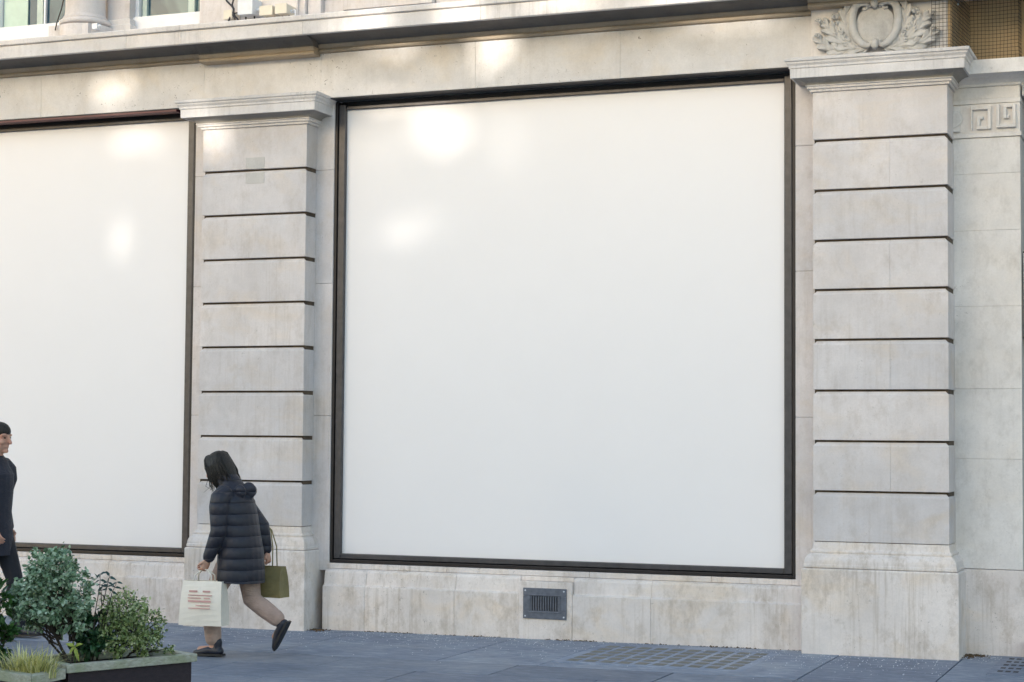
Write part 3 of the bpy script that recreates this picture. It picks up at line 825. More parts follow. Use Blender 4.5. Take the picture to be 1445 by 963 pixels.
# round blue-green shrub on thin leaning stems
st1 = [([(-5.585,-6.2,.46),(-5.65,-6.2,.55),(-5.71,-6.19,.64),(-5.735,-6.2,.75)], [.010,.008,.007,.005]),
       ([(-5.60,-6.18,.46),(-5.70,-6.17,.54),(-5.79,-6.16,.61),(-5.85,-6.17,.70)], [.008,.006,.005,.003]),
       ([(-5.63,-6.2,.51),(-5.66,-6.22,.60),(-5.66,-6.22,.70)], [.006,.005,.003]),
       ([(-5.70,-6.2,.60),(-5.78,-6.22,.64),(-5.86,-6.2,.66)], [.005,.004,.002]),
       ([(-5.66,-6.19,.56),(-5.75,-6.15,.58),(-5.80,-6.1,.63)], [.005,.004,.002]),
       ([(-5.59,-6.19,.46),(-5.60,-6.17,.58),(-5.58,-6.15,.70)], [.006,.005,.003])]
shrub('variegated_shrub', (-5.59,-6.2,.47),
      [(-5.735,-6.2,.945,.15,.15,.115), (-5.64,-6.2,.85,.14,.15,.14), (-5.83,-6.18,.83,.125,.14,.13), (-5.73,-6.25,.76,.17,.14,.11), (-5.60,-6.18,.74,.10,.12,.12), (-5.84,-6.2,.70,.085,.09,.06)],
      6800, .0245, .0185, M['leaf_blue'], 'rounded blue-green shrub with tiny variegated leaves on thin leaning stems, tallest in the planters', seed=4, stems=st1)
shrub('small_leaf_shrub', (-5.43,-6.0,.47),
      [(-5.40,-6.0,.73,.12,.13,.12), (-5.31,-5.98,.66,.12,.13,.10), (-5.43,-6.02,.60,.13,.12,.10), (-5.27,-5.95,.58,.07,.1,.07), (-5.215,-5.9,.56,.06,.06,.05), (-5.49,-6.02,.70,.07,.1,.08)],
      5200, .019, .0115, M['leaf_lime'], 'bushy shrub with small pale-edged light green leaves at the right of the planter', seed=9,
      stems=[([(-5.43,-6.0,.46),(-5.40,-6.0,.6),(-5.39,-6.0,.74)], [.008,.006,.003]), ([(-5.42,-6.0,.46),(-5.33,-5.97,.56),(-5.26,-5.94,.62)], [.006,.004,.002])])
shrub('dark_leaved_shrub', (-5.54,-6.12,.47),
      [(-5.55,-6.1,.66,.085,.08,.12), (-5.49,-6.1,.58,.10,.08,.09), (-5.58,-6.12,.55,.07,.07,.06)],
      900, .040, .022, M['leaf_dark'], 'dark glossy green undergrowth shrub between the blue-green and the light green shrubs', seed=12,
      stems=[([(-5.50,-6.14,.46),(-5.497,-6.14,.6),(-5.495,-6.13,.74)], [.006,.005,.004])])
# nandina sprig standing clear of the shrubs
t = empty('sprig_plant', (-5.50,-6.1,.47)); tag(t, 'thin sprig with dark teal leaves rising above the gap between the two shrubs', 'plant')
m = MB(); s = MB(); q = random.Random(5); r0 = Vector((-5.50,-6.1,.47))
for tip in ((-5.43,-6.1,.93),(-5.50,-6.08,.94),(-5.46,-6.12,.88),(-5.385,-6.1,.90)):
    tp = Vector(tip)-r0; a = Vector((q.gauss(0,.01),0,.1)); s.tube([a*0, a+tp*.3, tp*.75+Vector((0,0,.05)), tp], [.003,.0025,.002,.001], 5)
    for f in (.78,.88,.97,1.0):
        pp = tp*f+Vector((0,0,.05*(1-f)*4))
        for sd in (-1,1):
            leaf_geo(m, pp, Vector((sd*.7+q.gauss(0,.2), q.gauss(0,.3), q.gauss(-.2,.4))), Vector((0,-.6,.7)), q.uniform(.028,.042), q.uniform(.012,.017), .2, .6)
m.build('foliage', M['leaf_teal'], t, fix=False); s.build('stem', M['bark'], t)
# yellow-green seedling
t = empty('seedling', (-5.50,-6.30,.47)); tag(t, 'small yellow-green plant with drooping leaves at the foot of the shrubs', 'plant')
m = MB(); s = MB()
s.tube([(0,0,0),(.004,0,.06),(.0,0,.115)], [.004,.003,.002], 6)
for d_, L_ in (((.5,-.3,-.9),.085),((-.7,-.3,.25),.05),((.8,-.2,.3),.055),((.15,-.5,.5),.04),((-.35,-.3,-.6),.05)):
    leaf_geo(m, Vector((0,0,.112)), Vector(d_), Vector((0,-.8,.6)), L_, .021, .25, .5)
m.build('foliage', M['leaf_yellow'], t, fix=False); s.build('stem', M['leaf_mid'], t)
# left edge shrub
shrub('broad_leaf_shrub', (-5.90,-6.42,.46),
      [(-5.90,-6.42,.80,.085,.09,.09), (-5.92,-6.42,.66,.10,.09,.12), (-5.86,-6.42,.62,.06,.08,.09), (-6.0,-6.42,.74,.10,.09,.12)],
      900, .046, .026, M['leaf_mid'], 'broad-leaved dark green shrub cut off by the left edge of the photo', seed=21,
      stems=[([(-5.90,-6.42,.45),(-5.91,-6.42,.6),(-5.90,-6.42,.75)], [.008,.006,.003])])
# striped grass
t = empty('ornamental_grass', (-5.57,-6.60,.46)); tag(t, 'tuft of yellow striped grass in the lower left planter', 'grass plant')
m = MB(); q = random.Random(2)
for i in range(420):
    a = q.uniform(0,6.283); r_ = q.random()**.5
    b = Vector((math.cos(a)*r_*.10+q.choice((-.05,.0,.03,.07)), math.sin(a)*r_*.05, 0)); L = q.uniform(.09,.20)
    out = Vector((math.cos(a+q.gauss(0,.5)), math.sin(a+q.gauss(0,.5)), 0)); lean = q.uniform(.25,1.15)
    sd = out.cross(Vector((0,0,1))); w_ = q.uniform(.0018,.0034); pts = []
    for k in range(5):
        f = k/4; p_ = b+out*L*lean*f*f*.75+Vector((0,0,L*(f-.42*lean*f*f)))
        ww = w_*(1-f**2.2)+.0002; pts += [p_+sd*ww, p_-sd*ww]
    m.add(pts, [(2*k,2*k+1,2*k+3,2*k+2) for k in range(4)])
m.build('blade', M['blade'], t, fix=False)

# ------------------------------------------------------------------ people
def fabric(name, c, quilt=0, rough=.85, sheen=.3, crease=0):
    k = N(name); tc = k.t.nodes.new('ShaderNodeTexCoord')
    f = k.noise(tc.outputs['Object'], 9, 5, .6); w_ = k.noise(tc.outputs['Object'], 260, 2, .5)
    k.col(k.mix(k.ramp(f, .3, .7), tuple(x*.8 for x in c), tuple(min(1,x*1.2) for x in c)))
    k.b.inputs['Roughness'].default_value = rough; k.b.inputs['Sheen Weight'].default_value = sheen*.3
    h = k.math('ADD', k.math('MULTIPLY', f, 1.0), k.math('MULTIPLY', w_, .06))
    if crease:
        mp = k.t.nodes.new('ShaderNodeMapping'); mp.inputs['Scale'].default_value = (9,9,30); mp.inputs['Rotation'].default_value = (.4,.5,0)
        k.l(tc.outputs['Object'], mp.inputs['Vector'])
        h = k.math('ADD', h, k.math('MULTIPLY', k.noise(mp.outputs[0], 1, 4, .55, 1.2), 1.6))
    if quilt:
        sp = k.t.nodes.new('ShaderNodeSeparateXYZ'); k.l(tc.outputs['Object'], sp.inputs[0])
        zz = k.math('ADD', sp.outputs[2], k.math('MULTIPLY', f, .02))
        s_ = k.math('ABSOLUTE', k.math('SINE', k.math('MULTIPLY', zz, math.pi/quilt)))
        h = k.math('ADD', k.math('MULTIPLY', h, .35), k.math('POWER', s_, .5))
    k.bump(h, .7, .018 if quilt else .01)
    return k.m
def skin_mat(name, c):
    k = N(name); tc = k.t.nodes.new('ShaderNodeTexCoord')
    f = k.noise(tc.outputs['Object'], 14, 4, .6)
    k.col(k.mix(k.ramp(f, .35, .7), c, (min(1,c[0]*1.08), c[1]*.86, c[2]*.82)))
    k.b.inputs['Roughness'].default_value = .5
    k.b.inputs['Subsurface Weight'].default_value = .12; k.b.inputs['Subsurface Radius'].default_value = (.01,.004,.002)
    k.b.inputs['Subsurface Scale'].default_value = .5
    return k.m
M['skin'] = skin_mat('skin', (.50,.30,.22)); M['navy_puffer'] = fabric('navy_quilted_coat', (.010,.011,.022), .085, .55)
M['navy'] = fabric('dark_navy_wool', (.018,.020,.034), crease=1); M['trouser'] = fabric('pinkish_beige_cloth', (.40,.285,.235), crease=1)
M['jean'] = fabric('dark_trouser_cloth', (.010,.011,.016)); M['hair'] = fabric('dark_hair', (.008,.007,.008), 0, .45, 0)
def hair_mat():
    k = N('dark_brown_hair'); tc = k.t.nodes.new('ShaderNodeTexCoord'); mp = k.t.nodes.new('ShaderNodeMapping')
    mp.inputs['Scale'].default_value = (150,150,9); k.l(tc.outputs['Object'], mp.inputs['Vector'])
    f = k.noise(mp.outputs[0], 1, 4, .7)
    k.col(k.mix(k.ramp(f, .35, .7), (.004,.0035,.003), (.022,.017,.014)))
    k.b.inputs['Roughness'].default_value = .5; k.bump(f, 1.0, .01)
    return k.m
M['hair'] = hair_mat()
M['shoe'] = plain('dark_shoe_leather', (.012,.015,.028), .45); M['eye'] = plain('eye', (.03,.02,.015), .2)
M['bagw'] = plain('white_paper_bag', (.76,.70,.61), .6, 0, .05, 12); M['red'] = plain('red_print', (.60,.34,.31), .6)
M['bago'] = fabric('olive_tan_bag_cloth', (.20,.165,.07)); M['tan'] = fabric('tan_bag_cloth', (.34,.22,.12))

def seg(m, pts, rads, n=14, side=(0,1,0), ratio=1.0):
    """rounded limb: chain of points with radii; ratio stretches the section along 'side'"""
    P = [Vector(p) for p in pts]; rings = []
    def ring(c, d, r_):
        sd = Vector(side); sd = sd-d*sd.dot(d)
        if sd.length < .05: sd = d.orthogonal()
        sd.normalize(); u_ = d.cross(sd).normalized()
        return [c+sd*math.cos(2*math.pi*k/n)*r_*ratio+u_*math.sin(2*math.pi*k/n)*r_ for k in range(n)]
    ds = [(P[min(i+1,len(P)-1)]-P[max(i-1,0)]).normalized() for i in range(len(P))]
    for a in (80,55,28): rings.append(ring(P[0]-ds[0]*rads[0]*math.sin(R(a)), ds[0], rads[0]*math.cos(R(a))))
    for p, d, r_ in zip(P, ds, rads): rings.append(ring(p, d, r_))
    for a in (28,55,80): rings.append(ring(P[-1]+ds[-1]*rads[-1]*math.sin(R(a)), ds[-1], rads[-1]*math.cos(R(a))))
    vs = [q_ for r_ in rings for q_ in r_]; fs = []
    for i in range(len(rings)-1):
        for k in range(n): fs.append((i*n+k, i*n+(k+1)%n, (i+1)*n+(k+1)%n, (i+1)*n+k))
    fs.append(tuple(range(n-1,-1,-1))); b = (len(rings)-1)*n; fs.append(tuple(range(b,b+n)))
    m.add(vs, fs)
def ell(m, c, r3, rot=None, n=16):
    vs = []; fs = []; rows = n//2
    for i in range(rows+1):
        th = math.pi*(i+.02)/(rows+.04)
        for k in range(n):
            v_ = Vector((r3[0]*math.sin(th)*math.cos(2*math.pi*k/n), r3[1]*math.sin(th)*math.sin(2*math.pi*k/n), r3[2]*math.cos(th)))
            if rot: v_ = rot @ v_
            vs.append(Vector(c)+v_)
    for i in range(rows):
        for k in range(n): fs.append((i*n+k, (i+1)*n+k, (i+1)*n+(k+1)%n, i*n+(k+1)%n))
    fs.append(tuple(range(n))); fs.append(tuple(range((rows+1)*n-1, rows*n-1, -1)))
    m.add(vs, fs)
def fuse(m, name, mat, parent=None, voxel=.008, smooth=4, cut=None):
    """one continuous surface out of the overlapping volumes"""
    o = m.build(name, mat, parent)
    rm = o.modifiers.new('r', 'REMESH'); rm.mode = 'VOXEL'; rm.voxel_size = voxel; rm.use_smooth_shade = True
    s_ = o.modifiers.new('s', 'SMOOTH'); s_.iterations = smooth; s_.factor = .5
    dg = bpy.context.evaluated_depsgraph_get(); me = bpy.data.meshes.new_from_object(o.evaluated_get(dg))
    o.modifiers.clear(); old = o.data; o.data = me; bpy.data.meshes.remove(old)
    me.name = name
    if cut is not None:
        bm = bmesh.new(); bm.from_mesh(me)
        r = bmesh.ops.bisect_plane(bm, geom=bm.verts[:]+bm.edges[:]+bm.faces[:], plane_co=(0,0,cut), plane_no=(-.06,0,1), clear_inner=True)
        bmesh.ops.holes_fill(bm, edges=[e for e in bm.edges if e.is_boundary], sides=0)
        bm.to_mesh(me); bm.free()
    for p_ in me.polygons: p_.use_smooth = True
    return o

def head(m, c, tilt_deg, s=1.0):
    """head looking along +x, returns its rotation"""
    rot = Matrix.Rotation(R(tilt_deg), 3, 'Y'); c = Vector(c)
    w = lambda x, y, z: c + rot @ Vector((x*s, y*s, z*s))
    ell(m, w(-.008,0,.022), (.098*s,.077*s,.095*s), rot); ell(m, w(.022,0,-.035), (.068*s,.060*s,.082*s), rot)
    seg(m, [w(.055,0,-.095), w(.078,0,-.098)], [.026*s,.017*s], 10)         # chin
    seg(m, [w(.088,0,.018), w(.102,0,-.012), w(.110,0,-.030)], [.009*s,.012*s,.015*s], 10)   # nose
    for sd in (-1,1):
        ell(m, w(.068,.034*sd,.030), (.024*s,.028*s,.013*s), rot, 10)       # brow
        ell(m, w(.062,.040*sd,-.028), (.026*s,.024*s,.022*s), rot, 10)      # cheek
        ell(m, w(-.005,.078*sd,-.004), (.020*s,.010*s,.032*s), rot, 10)     # ear
    seg(m, [w(.084,-.013,-.062), w(.089,0,-.060), w(.084,.013,-.062)], [.006*s,.009*s,.006*s], 8)
    seg(m, [w(.082,-.010,-.071), w(.086,0,-.072), w(.082,.010,-.071)], [.006*s,.008*s,.006*s], 8)
    return rot, w
def hand(m, wrist, d, palm_n, s=1.0, curl=70):
    """palm, four curled fingers and a thumb; d points down the hand, palm_n is where the palm faces"""
    wr = Vector(wrist); d = Vector(d).normalized(); pn = Vector(palm_n); pn = (pn-d*pn.dot(d)).normalized(); sd = d.cross(pn)
    seg(m, [wr-d*.01, wr+d*.045*s, wr+d*.085*s], [.022*s,.026*s,.025*s], 10, tuple(sd), 1.5)
    for k, (o_, L, c_) in enumerate(((-.032,.062,0),(-.011,.072,0),(.011,.068,0),(.032,.054,0))):
        b = wr+d*.088*s+sd*o_*s
        a1, a2 = R(curl*.55), R(curl*1.25); a3 = R(curl*1.9)
        p1 = b+(d*math.cos(a1)+pn*math.sin(a1))*L*.45*s; p2 = p1+(d*math.cos(a2)+pn*math.sin(a2))*L*.33*s; p3 = p2+(d*math.cos(a3)+pn*math.sin(a3))*L*.27*s
        seg(m, [b-d*.02*s, b, p1, p2, p3], [.010*s,.0098*s,.0092*s,.0085*s,.007*s], 8)
    b = wr+d*.03*s-sd*.034*s; seg(m, [b, b-sd*.02*s+d*.025*s+pn*.012*s, b-sd*.012*s+d*.052*s+pn*.034*s], [.013*s,.0115*s,.009*s], 8)

def shoe(name, heel, toe, parent, s=1.0):
    h = Vector(heel); t_ = Vector(toe); d = (t_-h).normalized(); u_ = d.cross(Vector((0,1,0))).normalized()*-1
    if u_.z < 0: u_ = -u_
    m = MB()
    seg(m, [h+u_*.03, h+d*.09+u_*.035, h+(t_-h)*.62+u_*.022, t_+u_*.012-d*.03], [.036*s,.036*s,.034*s,.022*s], 12, (0,1,0), 1.15)
    seg(m, [h+u_*.03+d*.02, h+u_*.10+d*.015], [.036*s,.038*s], 12)
    o = fuse(m, name, M['shoe'], parent, .007, 3)
    q_ = MB()
    a = h-d*.035; pts = []
    n = 14
    for k in range(n):
        f = k/(n-1); wv = .036*s*(1.0+.2*math.sin(math.pi*f))*(1 if f < .8 else math.sqrt(max(0,1-((f-.8)/.2)**2))*.85+.15)
        pts.append((a+(t_-a)*f, wv))
    L_ = [p_+Vector((0,wv,0)) for p_, wv in pts]; Rr = [p_-Vector((0,wv,0)) for p_, wv in pts][::-1]
    loop = L_+Rr; nn = len(loop)
    q_.add([p_-u_*.006 for p_ in loop]+[p_+u_*.010 for p_ in loop], [tuple(range(nn)), tuple(range(2*nn-1,nn-1,-1))]+[(i,(i+1)%nn,nn+(i+1)%nn,nn+i) for i in range(nn)])
    q_.build('sole', M['black'], o)
    return o

# --- woman walking left, bowed forward, bags in both hands (local +x is forward)
WX, WY = -7.05, -1.9
b = MB()
hip = {1:(.0,.085,.80), -1:(.0,-.085,.80)}
kn = {1:(.20,.085,.425), -1:(-.07,-.085,.43)}; an = {1:(.165,.085,.085), -1:(-.325,-.085,.27)}
seg(b, [(0,0,.80),(0,0,.90),(.03,0,1.02),(.06,0,1.16),(.085,0,1.25)], [.115,.10,.095,.105,.075], 18, (0,1,0), 1.4)
seg(b, [(.085,0,1.25),(.125,0,1.32),(.16,0,1.37)], [.055,.045,.045], 12)
hr, hw = head(b, (.205,0,1.445), 22, .96)
for sd in (1,-1):
    seg(b, [hip[sd], kn[sd], tuple(Vector(kn[sd]).lerp(Vector(an[sd]),.3)), an[sd]], [.078,.05,.053,.034], 14)
    tdir = Vector((.12,0,-.035)) if sd == 1 else Vector((.055,0,-.115))
    seg(b, [Vector(an[sd])+Vector((-.01,0,-.03)), Vector(an[sd])+tdir], [.033,.024], 10)
sh = {1:(.075,.165,1.235), -1:(.065,-.165,1.235)}; el_ = {1:(.06,.215,.965), -1:(-.07,-.215,.985)}; wr_ = {1:(.145,.225,.755), -1:(-.10,-.235,.90)}
wr_[-1] = (-.105,-.235,.80)
for sd in (1,-1):
    seg(b, [(.07,.08*sd,1.20), (.07,.14*sd,1.19), el_[sd], wr_[sd]], [.05,.047,.038,.025], 12)
    hand(b, wr_[sd], Vector(wr_[sd])-Vector(el_[sd]), (0,-sd,0) if 0 else (.9,-.3*sd,.1), .92, 80)
woman = fuse(b, 'person', M['skin'], None, .0058, 2)
woman.location = (WX, WY, gz(WX)); woman.rotation_euler = (0,0,math.pi)
tag(woman, 'person in dark quilted coat walking left, head bowed, carrying shopping bags past the pilaster', 'person', 'people walking past the shop')
m = MB()
seg(m, [(-.012,0,.52),(-.012,0,.66),(-.01,0,.80),(0,0,.93),(.02,0,1.05),(.045,0,1.17),(.065,0,1.245)], [.178,.174,.166,.150,.148,.145,.105], 22, (0,1,0), 1.28)
seg(m, [(.06,0,1.26),(.10,0,1.325),(.13,0,1.362)], [.105,.092,.088], 16)
seg(m, [(-.045,-.07,1.27),(-.07,0,1.275),(-.045,.07,1.27)], [.055,.068,.055], 14)      # hood lying on the back
for sd in (1,-1): seg(m, [(.065,.06*sd,1.235), (.072,.125*sd,1.238), (.074,.170*sd,1.215), (.072,.198*sd,1.15), el_[sd], tuple(Vector(el_[sd]).lerp(Vector(wr_[sd]),.92))], [.085,.085,.082,.078,.066,.048], 14)
fuse(m, 'coat', M['navy_puffer'], woman, .008, 4, cut=.575)
m = MB()
ell(m, hw(-.022,0,.032), (.104,.086,.098), hr); ell(m, hw(-.05,0,-.03), (.072,.078,.09), hr)
for sd in (1,-1):
    for o_ in (.0,.026,.05):
        seg(m, [hw(.03-o_,.05*sd,.09), hw(.028-o_,(.078+o_*.1)*sd,.02), hw(.03-o_,.078*sd,-.06), hw(.036-o_,.066*sd,-.125), hw(.03-o_*1.2,.05*sd,-.16)], [.022,.019,.018,.016,.010], 10)
seg(m, [hw(-.06,0,.06), hw(-.092,0,-.02), hw(-.085,0,-.10), hw(-.06,0,-.15)], [.05,.052,.05,.035], 14, (0,1,0), 1.3)
fuse(m, 'hair', M['hair'], woman, .007, 3)
m = MB(); q = random.Random(8)
for i in range(170):
    sd = q.choice((-1,1)); o_ = q.uniform(-.03,.13); jt = lambda a: q.gauss(0,a)
    m.tube([hw(.03-o_*.8,(.015+.02*q.random())*sd,.122), hw(.035-o_,.06*sd,.095+jt(.004)), hw(.032-o_,(.093+jt(.003))*sd,.02), hw(.03-o_*1.1+jt(.006),(.094+jt(.005))*sd,-.06), hw(.04-o_*1.2+jt(.014),(.08+jt(.012))*sd,-.125+jt(.01)), hw(.045-o_*1.2+jt(.025),(.07+jt(.02))*sd,-.17+jt(.02))], [.0016,.0024,.0026,.0024,.002,.0008], 5)
m.build('loose_hair', M['hair'], woman, smooth=True)
for sd in (1,-1):
    m = MB(); ell(m, hw(.076,.033*sd,.008), (.008,.012,.007), hr, 12); m.build('eye', M['eye'], woman, smooth=True)
m = MB()
seg(m, [(0,0,.86),(0,0,.78)], [.12,.125], 16, (0,1,0), 1.35)
for sd in (1,-1):
    A_, K_, H_ = Vector(an[sd]), Vector(kn[sd]), Vector(hip[sd])
    seg(m, [H_, H_.lerp(K_,.5), K_, K_.lerp(A_,.4), A_+(K_-A_)*.16], [.098,.088,.074,.071,.064], 14)
fuse(m, 'trousers', M['trouser'], woman, .008, 4)
shoe('shoe', (.115,.085,.012), (.355,.085,.010), woman, .95); shoe('shoe', (-.375,-.085,.245), (-.265,-.085,.045), woman, .95)

def bag(name, loc, rz, w_, h_, d_, mat, label, zh, prints):
    t = empty('shopping_bag', loc, rz); tag(t, label, 'bag')
    m = MB()
    a, c_ = w_/2, d_/2; n = 8; vs = []
    for i in range(n+1):
        f = i/n; k_ = 1-.10*f; dd = c_*(1-.45*f); bow = .012*math.sin(math.pi*f)
        vs += [(-a*k_,-dd-bow,h_*f),(0,-dd-bow*2.2,h_*f),(a*k_,-dd-bow,h_*f),(a*k_*.97,0,h_*f),(a*k_,dd+bow,h_*f),(0,dd+bow*2.2,h_*f),(-a*k_,dd+bow,h_*f),(-a*k_*.97,0,h_*f)]
    fs = [(i*8+k, i*8+(k+1)%8, (i+1)*8+(k+1)%8, (i+1)*8+k) for i in range(n) for k in range(8)] + [(7,6,5,4,3,2,1,0)]
    m.add(vs, fs); o = m.build('bag_body', mat, t)
    so = o.modifiers.new('s', 'SOLIDIFY'); so.thickness = .003; so.offset = -1
    for sd in (-1,1):
        m = MB(); y = sd*c_*.5
        m.tube([(-w_*.2,y,h_-.03),(-w_*.19,y*.8,h_+zh*.5),(-w_*.08,y*.2,h_+zh*.93),(0,0+sd*.006,h_+zh),(w_*.08,y*.2,h_+zh*.93),(w_*.19,y*.8,h_+zh*.5),(w_*.2,y,h_-.03)], .005, 8)
        m.build('handle', mat, t, smooth=True)
    for sd in (-1,1):
        for (z_, hh, ww, xo) in prints:
            m = MB(); f = z_/h_; dd = c_*(1-.45*f)+.012*math.sin(math.pi*f)
            y_ = sd*(dd+.0175*math.sin(math.pi*f)+.002)
            m.box(xo-ww/2, xo+ww/2, y_-.0015, y_+.0015, z_, z_+hh); m.build('print', M['red'], t)
    return t
wl = lambda x, y, z: (WX-x, WY-y, z+gz(WX))
bag('w', wl(.165,.235,.255), R(4), .36, .335, .14, M['bagw'], 'white shopping bag with red printed lines in the near hand of the bowed person', .085,
    [(.252,.013,.07,-.06),(.252,.013,.06,.05),(.226,.007,.20,.0),(.205,.007,.11,-.045),(.205,.007,.05,.06),(.178,.014,.19,.0),(.150,.007,.12,.03),(.128,.007,.18,0)])
bag('o', wl(-.11,-.255,.44), R(-6), .32, .24, .13, M['bago'], 'olive brown bag in the far hand, behind the bowed person', .30, [])

# --- man walking right, mostly outside the left edge
MX, MY = -9.67, -1.5
b = MB()
hip = {1:(0,.095,.92), -1:(0,-.095,.92)}; kn = {1:(.17,.095,.50), -1:(-.06,-.095,.49)}; an = {1:(.24,.095,.10), -1:(-.30,-.095,.17)}
seg(b, [(0,0,.92),(0,0,1.04),(0,0,1.18),(.01,0,1.34),(.01,0,1.44)], [.125,.115,.12,.125,.085], 18, (0,1,0), 1.4)
seg(b, [(.01,0,1.44),(.03,0,1.52),(.045,0,1.57)], [.065,.055,.054], 12)
hr, hw = head(b, (.06,0,1.675), 4, 1.05)
for sd in (1,-1):
    seg(b, [hip[sd], kn[sd], tuple(Vector(kn[sd]).lerp(Vector(an[sd]),.3)), an[sd]], [.09,.056,.06,.04], 14)
    seg(b, [Vector(an[sd])+Vector((-.01,0,-.03)), Vector(an[sd])+Vector((.14,0,-.06))], [.036,.026], 10)
sh = {1:(.01,.19,1.43), -1:(.01,-.19,1.43)}; el_ = {1:(-.07,.235,1.14), -1:(.05,-.235,1.14)}; wr_ = {1:(.0,.24,.90), -1:(.18,-.225,.93)}
for sd in (1,-1):
    seg(b, [(.01,.09*sd,1.40), (.01,.165*sd,1.37), el_[sd], wr_[sd]], [.055,.055,.043,.028], 12)
    hand(b, wr_[sd], Vector(wr_[sd])-Vector(el_[sd]), (.1,-sd,.0), 1.02, 35)
man = fuse(b, 'person', M['skin'], None, .0062, 2)
man.location = (MX, MY, gz(MX))
tag(man, 'dark-haired person in dark coat half cut off by the left edge, beside the left board', 'person', 'people walking past the shop')
m = MB()
seg(m, [(0,0,.60),(0,0,.78),(0,0,.92),(0,0,1.06),(0,0,1.22),(.005,0,1.37),(.005,0,1.44)], [.172,.165,.155,.145,.155,.155,.115], 22, (0,1,0), 1.32)
seg(m, [(.005,0,1.46),(.02,0,1.53)], [.085,.07], 16)
for sd in (1,-1): seg(m, [(.01,.07*sd,1.44), (.01,.135*sd,1.435), (.01,.188*sd,1.40), (.005,.215*sd,1.33), el_[sd], tuple(Vector(el_[sd]).lerp(Vector(wr_[sd]),.93))], [.08,.08,.078,.072,.062,.046], 14)
fuse(m, 'coat', M['navy'], man, .008, 4, cut=.68)
m = MB(); ell(m, hw(-.010,0,.056), (.108,.087,.082), hr); ell(m, hw(-.05,0,.0), (.068,.082,.085), hr)
for sd in (1,-1): seg(m, [hw(.03,.062*sd,.07), hw(.0,.078*sd,.035), hw(-.04,.074*sd,-.02)], [.022,.014,.02], 10)
fuse(m, 'hair', M['hair'], man, .007, 3)
for sd in (1,-1):
    m = MB(); ell(m, hw(.078,.034*sd,.008), (.008,.012,.007), hr, 12); m.build('eye', M['eye'], man, smooth=True)
m = MB(); seg(m, [(0,0,1.0),(0,0,.90)], [.13,.135], 16, (0,1,0), 1.35)
for sd in (1,-1):
    A_, K_, H_ = Vector(an[sd]), Vector(kn[sd]), Vector(hip[sd])
    seg(m, [H_, H_.lerp(K_,.5), K_, K_.lerp(A_,.4), A_+(K_-A_)*.02], [.105,.09,.072,.07,.06], 14)
fuse(m, 'trousers', M['jean'], man, .008, 4)
shoe('shoe', (.20,.095,.012), (.47,.095,.03), man, 1.08); shoe('shoe', (-.34,-.095,.115), (-.13,-.095,.014), man, 1.08)

# ------------------------------------------------------------------ added unseen gobo wall (shades the facade; bored holes shape the sun patches)
EL, AZ = R(8), R(18)          # sun elevation; azimuth off the facade's normal, light travels towards +x
sd_ = Vector((math.sin(AZ)*math.cos(EL), math.cos(AZ)*math.cos(EL), -math.sin(EL)))
YO = -26.0
HO = []
hq = random.Random(11)
def spot(x, y, z, rx, rz, frac, rot=0, sp=.085):
    """a cluster of small openings whose sun patches blur into one soft patch of light at (x, y, z)"""
    c_, s_ = math.cos(R(rot)), math.sin(R(rot)); r = sp*math.sqrt(frac/math.pi)
    nx_, nz_ = max(0, int(rx/sp)), max(0, int(rz/sp))
    for i in range(-nx_-1, nx_+2):
        for j in range(-nz_-1, nz_+2):
            u_, v_ = (i+(.5 if j % 2 else 0))*sp, j*sp
            e_ = (u_/max(rx,.001))**2+(v_/max(rz,.001))**2
            if e_ > 1+.25*math.sin(3*math.atan2(v_, u_)+x): continue
            u_ += hq.uniform(-.012,.012); v_ += hq.uniform(-.012,.012)
            px_, pz_ = x+u_*c_-v_*s_, z+u_*s_+v_*c_
            t_ = (YO-y)/sd_.y; hx, hz = px_+sd_.x*t_, pz_+sd_.z*t_
            rr = r*hq.uniform(.8,1.15)
            if all((hx-h[0])**2+(hz-h[1])**2 > (rr+h[2]+.006)**2 for h in HO): HO.append((hx, hz, rr))
spot(-9.44,.26,4.47,.26,.12,.13); spot(-9.61,.26,3.53,.10,.22,.11,-6); spot(-9.60,.07,4.88,.22,.15,.26)
spot(-6.93,.26,4.24,.19,.08,.055); spot(-6.35,.26,4.36,.29,.20,.14); spot(-5.70,.26,4.24,.20,.26,.045); spot(-6.63,.26,3.49,.32,.12,.075,16)
spot(-5.90,-.33,5.15,.20,.24,.60,0,.07); spot(-6.83,-.33,5.22,.26,.12,.5,0,.06); spot(-3.85,-.33,5.20,.46,.10,.45,0,.06); spot(-5.02,-.33,5.31,.34,.07,.4,0,.06)
spot(-8.47,0,4.40,.14,.20,.40,0,.07); spot(-2.80,0,4.33,.12,.10,.07); spot(-2.90,0,3.08,.03,.24,.08); spot(-6.7,.235,4.62,.30,.03,.20)
bm = bmesh.new()
def loop(pts):
    vs_ = [bm.verts.new((x, 0, z)) for x, z in pts]
    for i in range(len(vs_)): bm.edges.new((vs_[i], vs_[(i+1)%len(vs_)]))
loop([(-29,-.3),(4,-.3),(4,10.15),(-29,10.15)])
for (hx, hz, rr) in HO:
    loop([(hx+rr*math.cos(a), hz+rr*math.sin(a)) for a in [2*math.pi*k/10 for k in range(10)]])
bmesh.ops.triangle_fill(bm, edges=bm.edges[:], use_beauty=True)
ext = bmesh.ops.extrude_face_region(bm, geom=bm.faces[:])
for e in ext['geom']:
    if isinstance(e, bmesh.types.BMVert): e.co.y -= .02
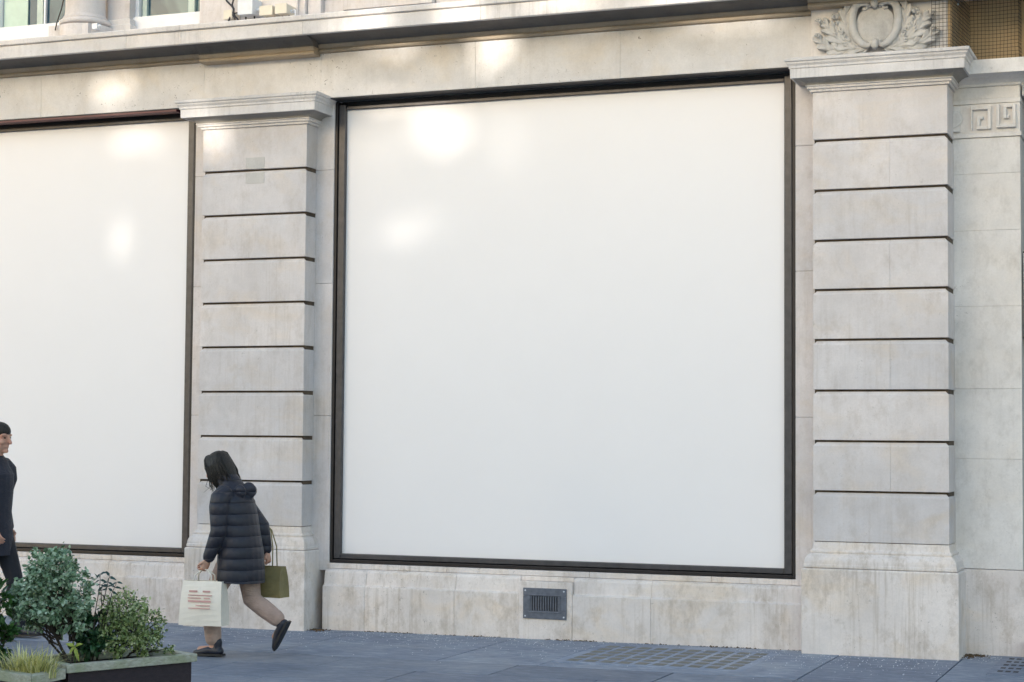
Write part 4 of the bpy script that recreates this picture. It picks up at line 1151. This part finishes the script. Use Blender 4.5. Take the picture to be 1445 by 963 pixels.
bmesh.ops.recalc_face_normals(bm, faces=bm.faces)
me = bpy.data.meshes.new('gobo_wall'); bm.to_mesh(me); bm.free()
me.materials.append(M['render'])
ob = link(bpy.data.objects.new('gobo_wall', me)); ob.location = (0, YO, 0)
tag(ob, 'added unseen wall behind the camera, with small holes that shape the sun patches', 'building')

# ------------------------------------------------------------------ light
wd = bpy.data.worlds.new('World'); sc.world = wd; wd.use_nodes = True
nt = wd.node_tree; bg = nt.nodes['Background']
sky = nt.nodes.new('ShaderNodeTexSky'); sky.sky_type = 'NISHITA'; sky.sun_disc = False
src = -sd_                                        # towards the sun
sky.sun_elevation = EL; sky.sun_rotation = math.atan2(src.x, src.y)
sky.air_density = 1.0; sky.dust_density = 1.45; sky.ozone_density = 1.0
nt.links.new(sky.outputs[0], bg.inputs['Color']); bg.inputs['Strength'].default_value = .15
sl = bpy.data.lights.new('sun', 'SUN'); sl.energy = 4.0; sl.angle = R(.6); sl.color = (1, .93, .82)
so = link(bpy.data.objects.new('sun', sl)); so.rotation_euler = sd_.to_track_quat('-Z', 'Y').to_euler(); so.location = (0,-20,15)

# ------------------------------------------------------------------ camera
cam = bpy.data.cameras.new('camera'); co = link(bpy.data.objects.new('camera', cam))
yaw, pit, rol, f = .370718, .0524, .007694, 2559.8
fw = Vector((-math.sin(yaw)*math.cos(pit), math.cos(yaw)*math.cos(pit), math.sin(pit)))
r_ = Vector((math.cos(yaw), math.sin(yaw), 0)); u_ = r_.cross(fw)
RR = r_*math.cos(rol)+u_*math.sin(rol); UU = -r_*math.sin(rol)+u_*math.cos(rol)
mt = Matrix((RR, UU, -fw)).transposed().to_4x4(); mt.translation = (0, -14.265, 1.68)
co.matrix_world = mt
cam.sensor_width = 36; cam.sensor_fit = 'HORIZONTAL'; cam.lens = f/1445*36; cam.clip_end = 2000; cam.clip_start = .1
sc.camera = co
sc.view_settings.view_transform = 'Standard'; sc.view_settings.look = 'None'; sc.view_settings.gamma = 1
sc.view_settings.exposure = 2.05
sc.cycles.use_denoising = True
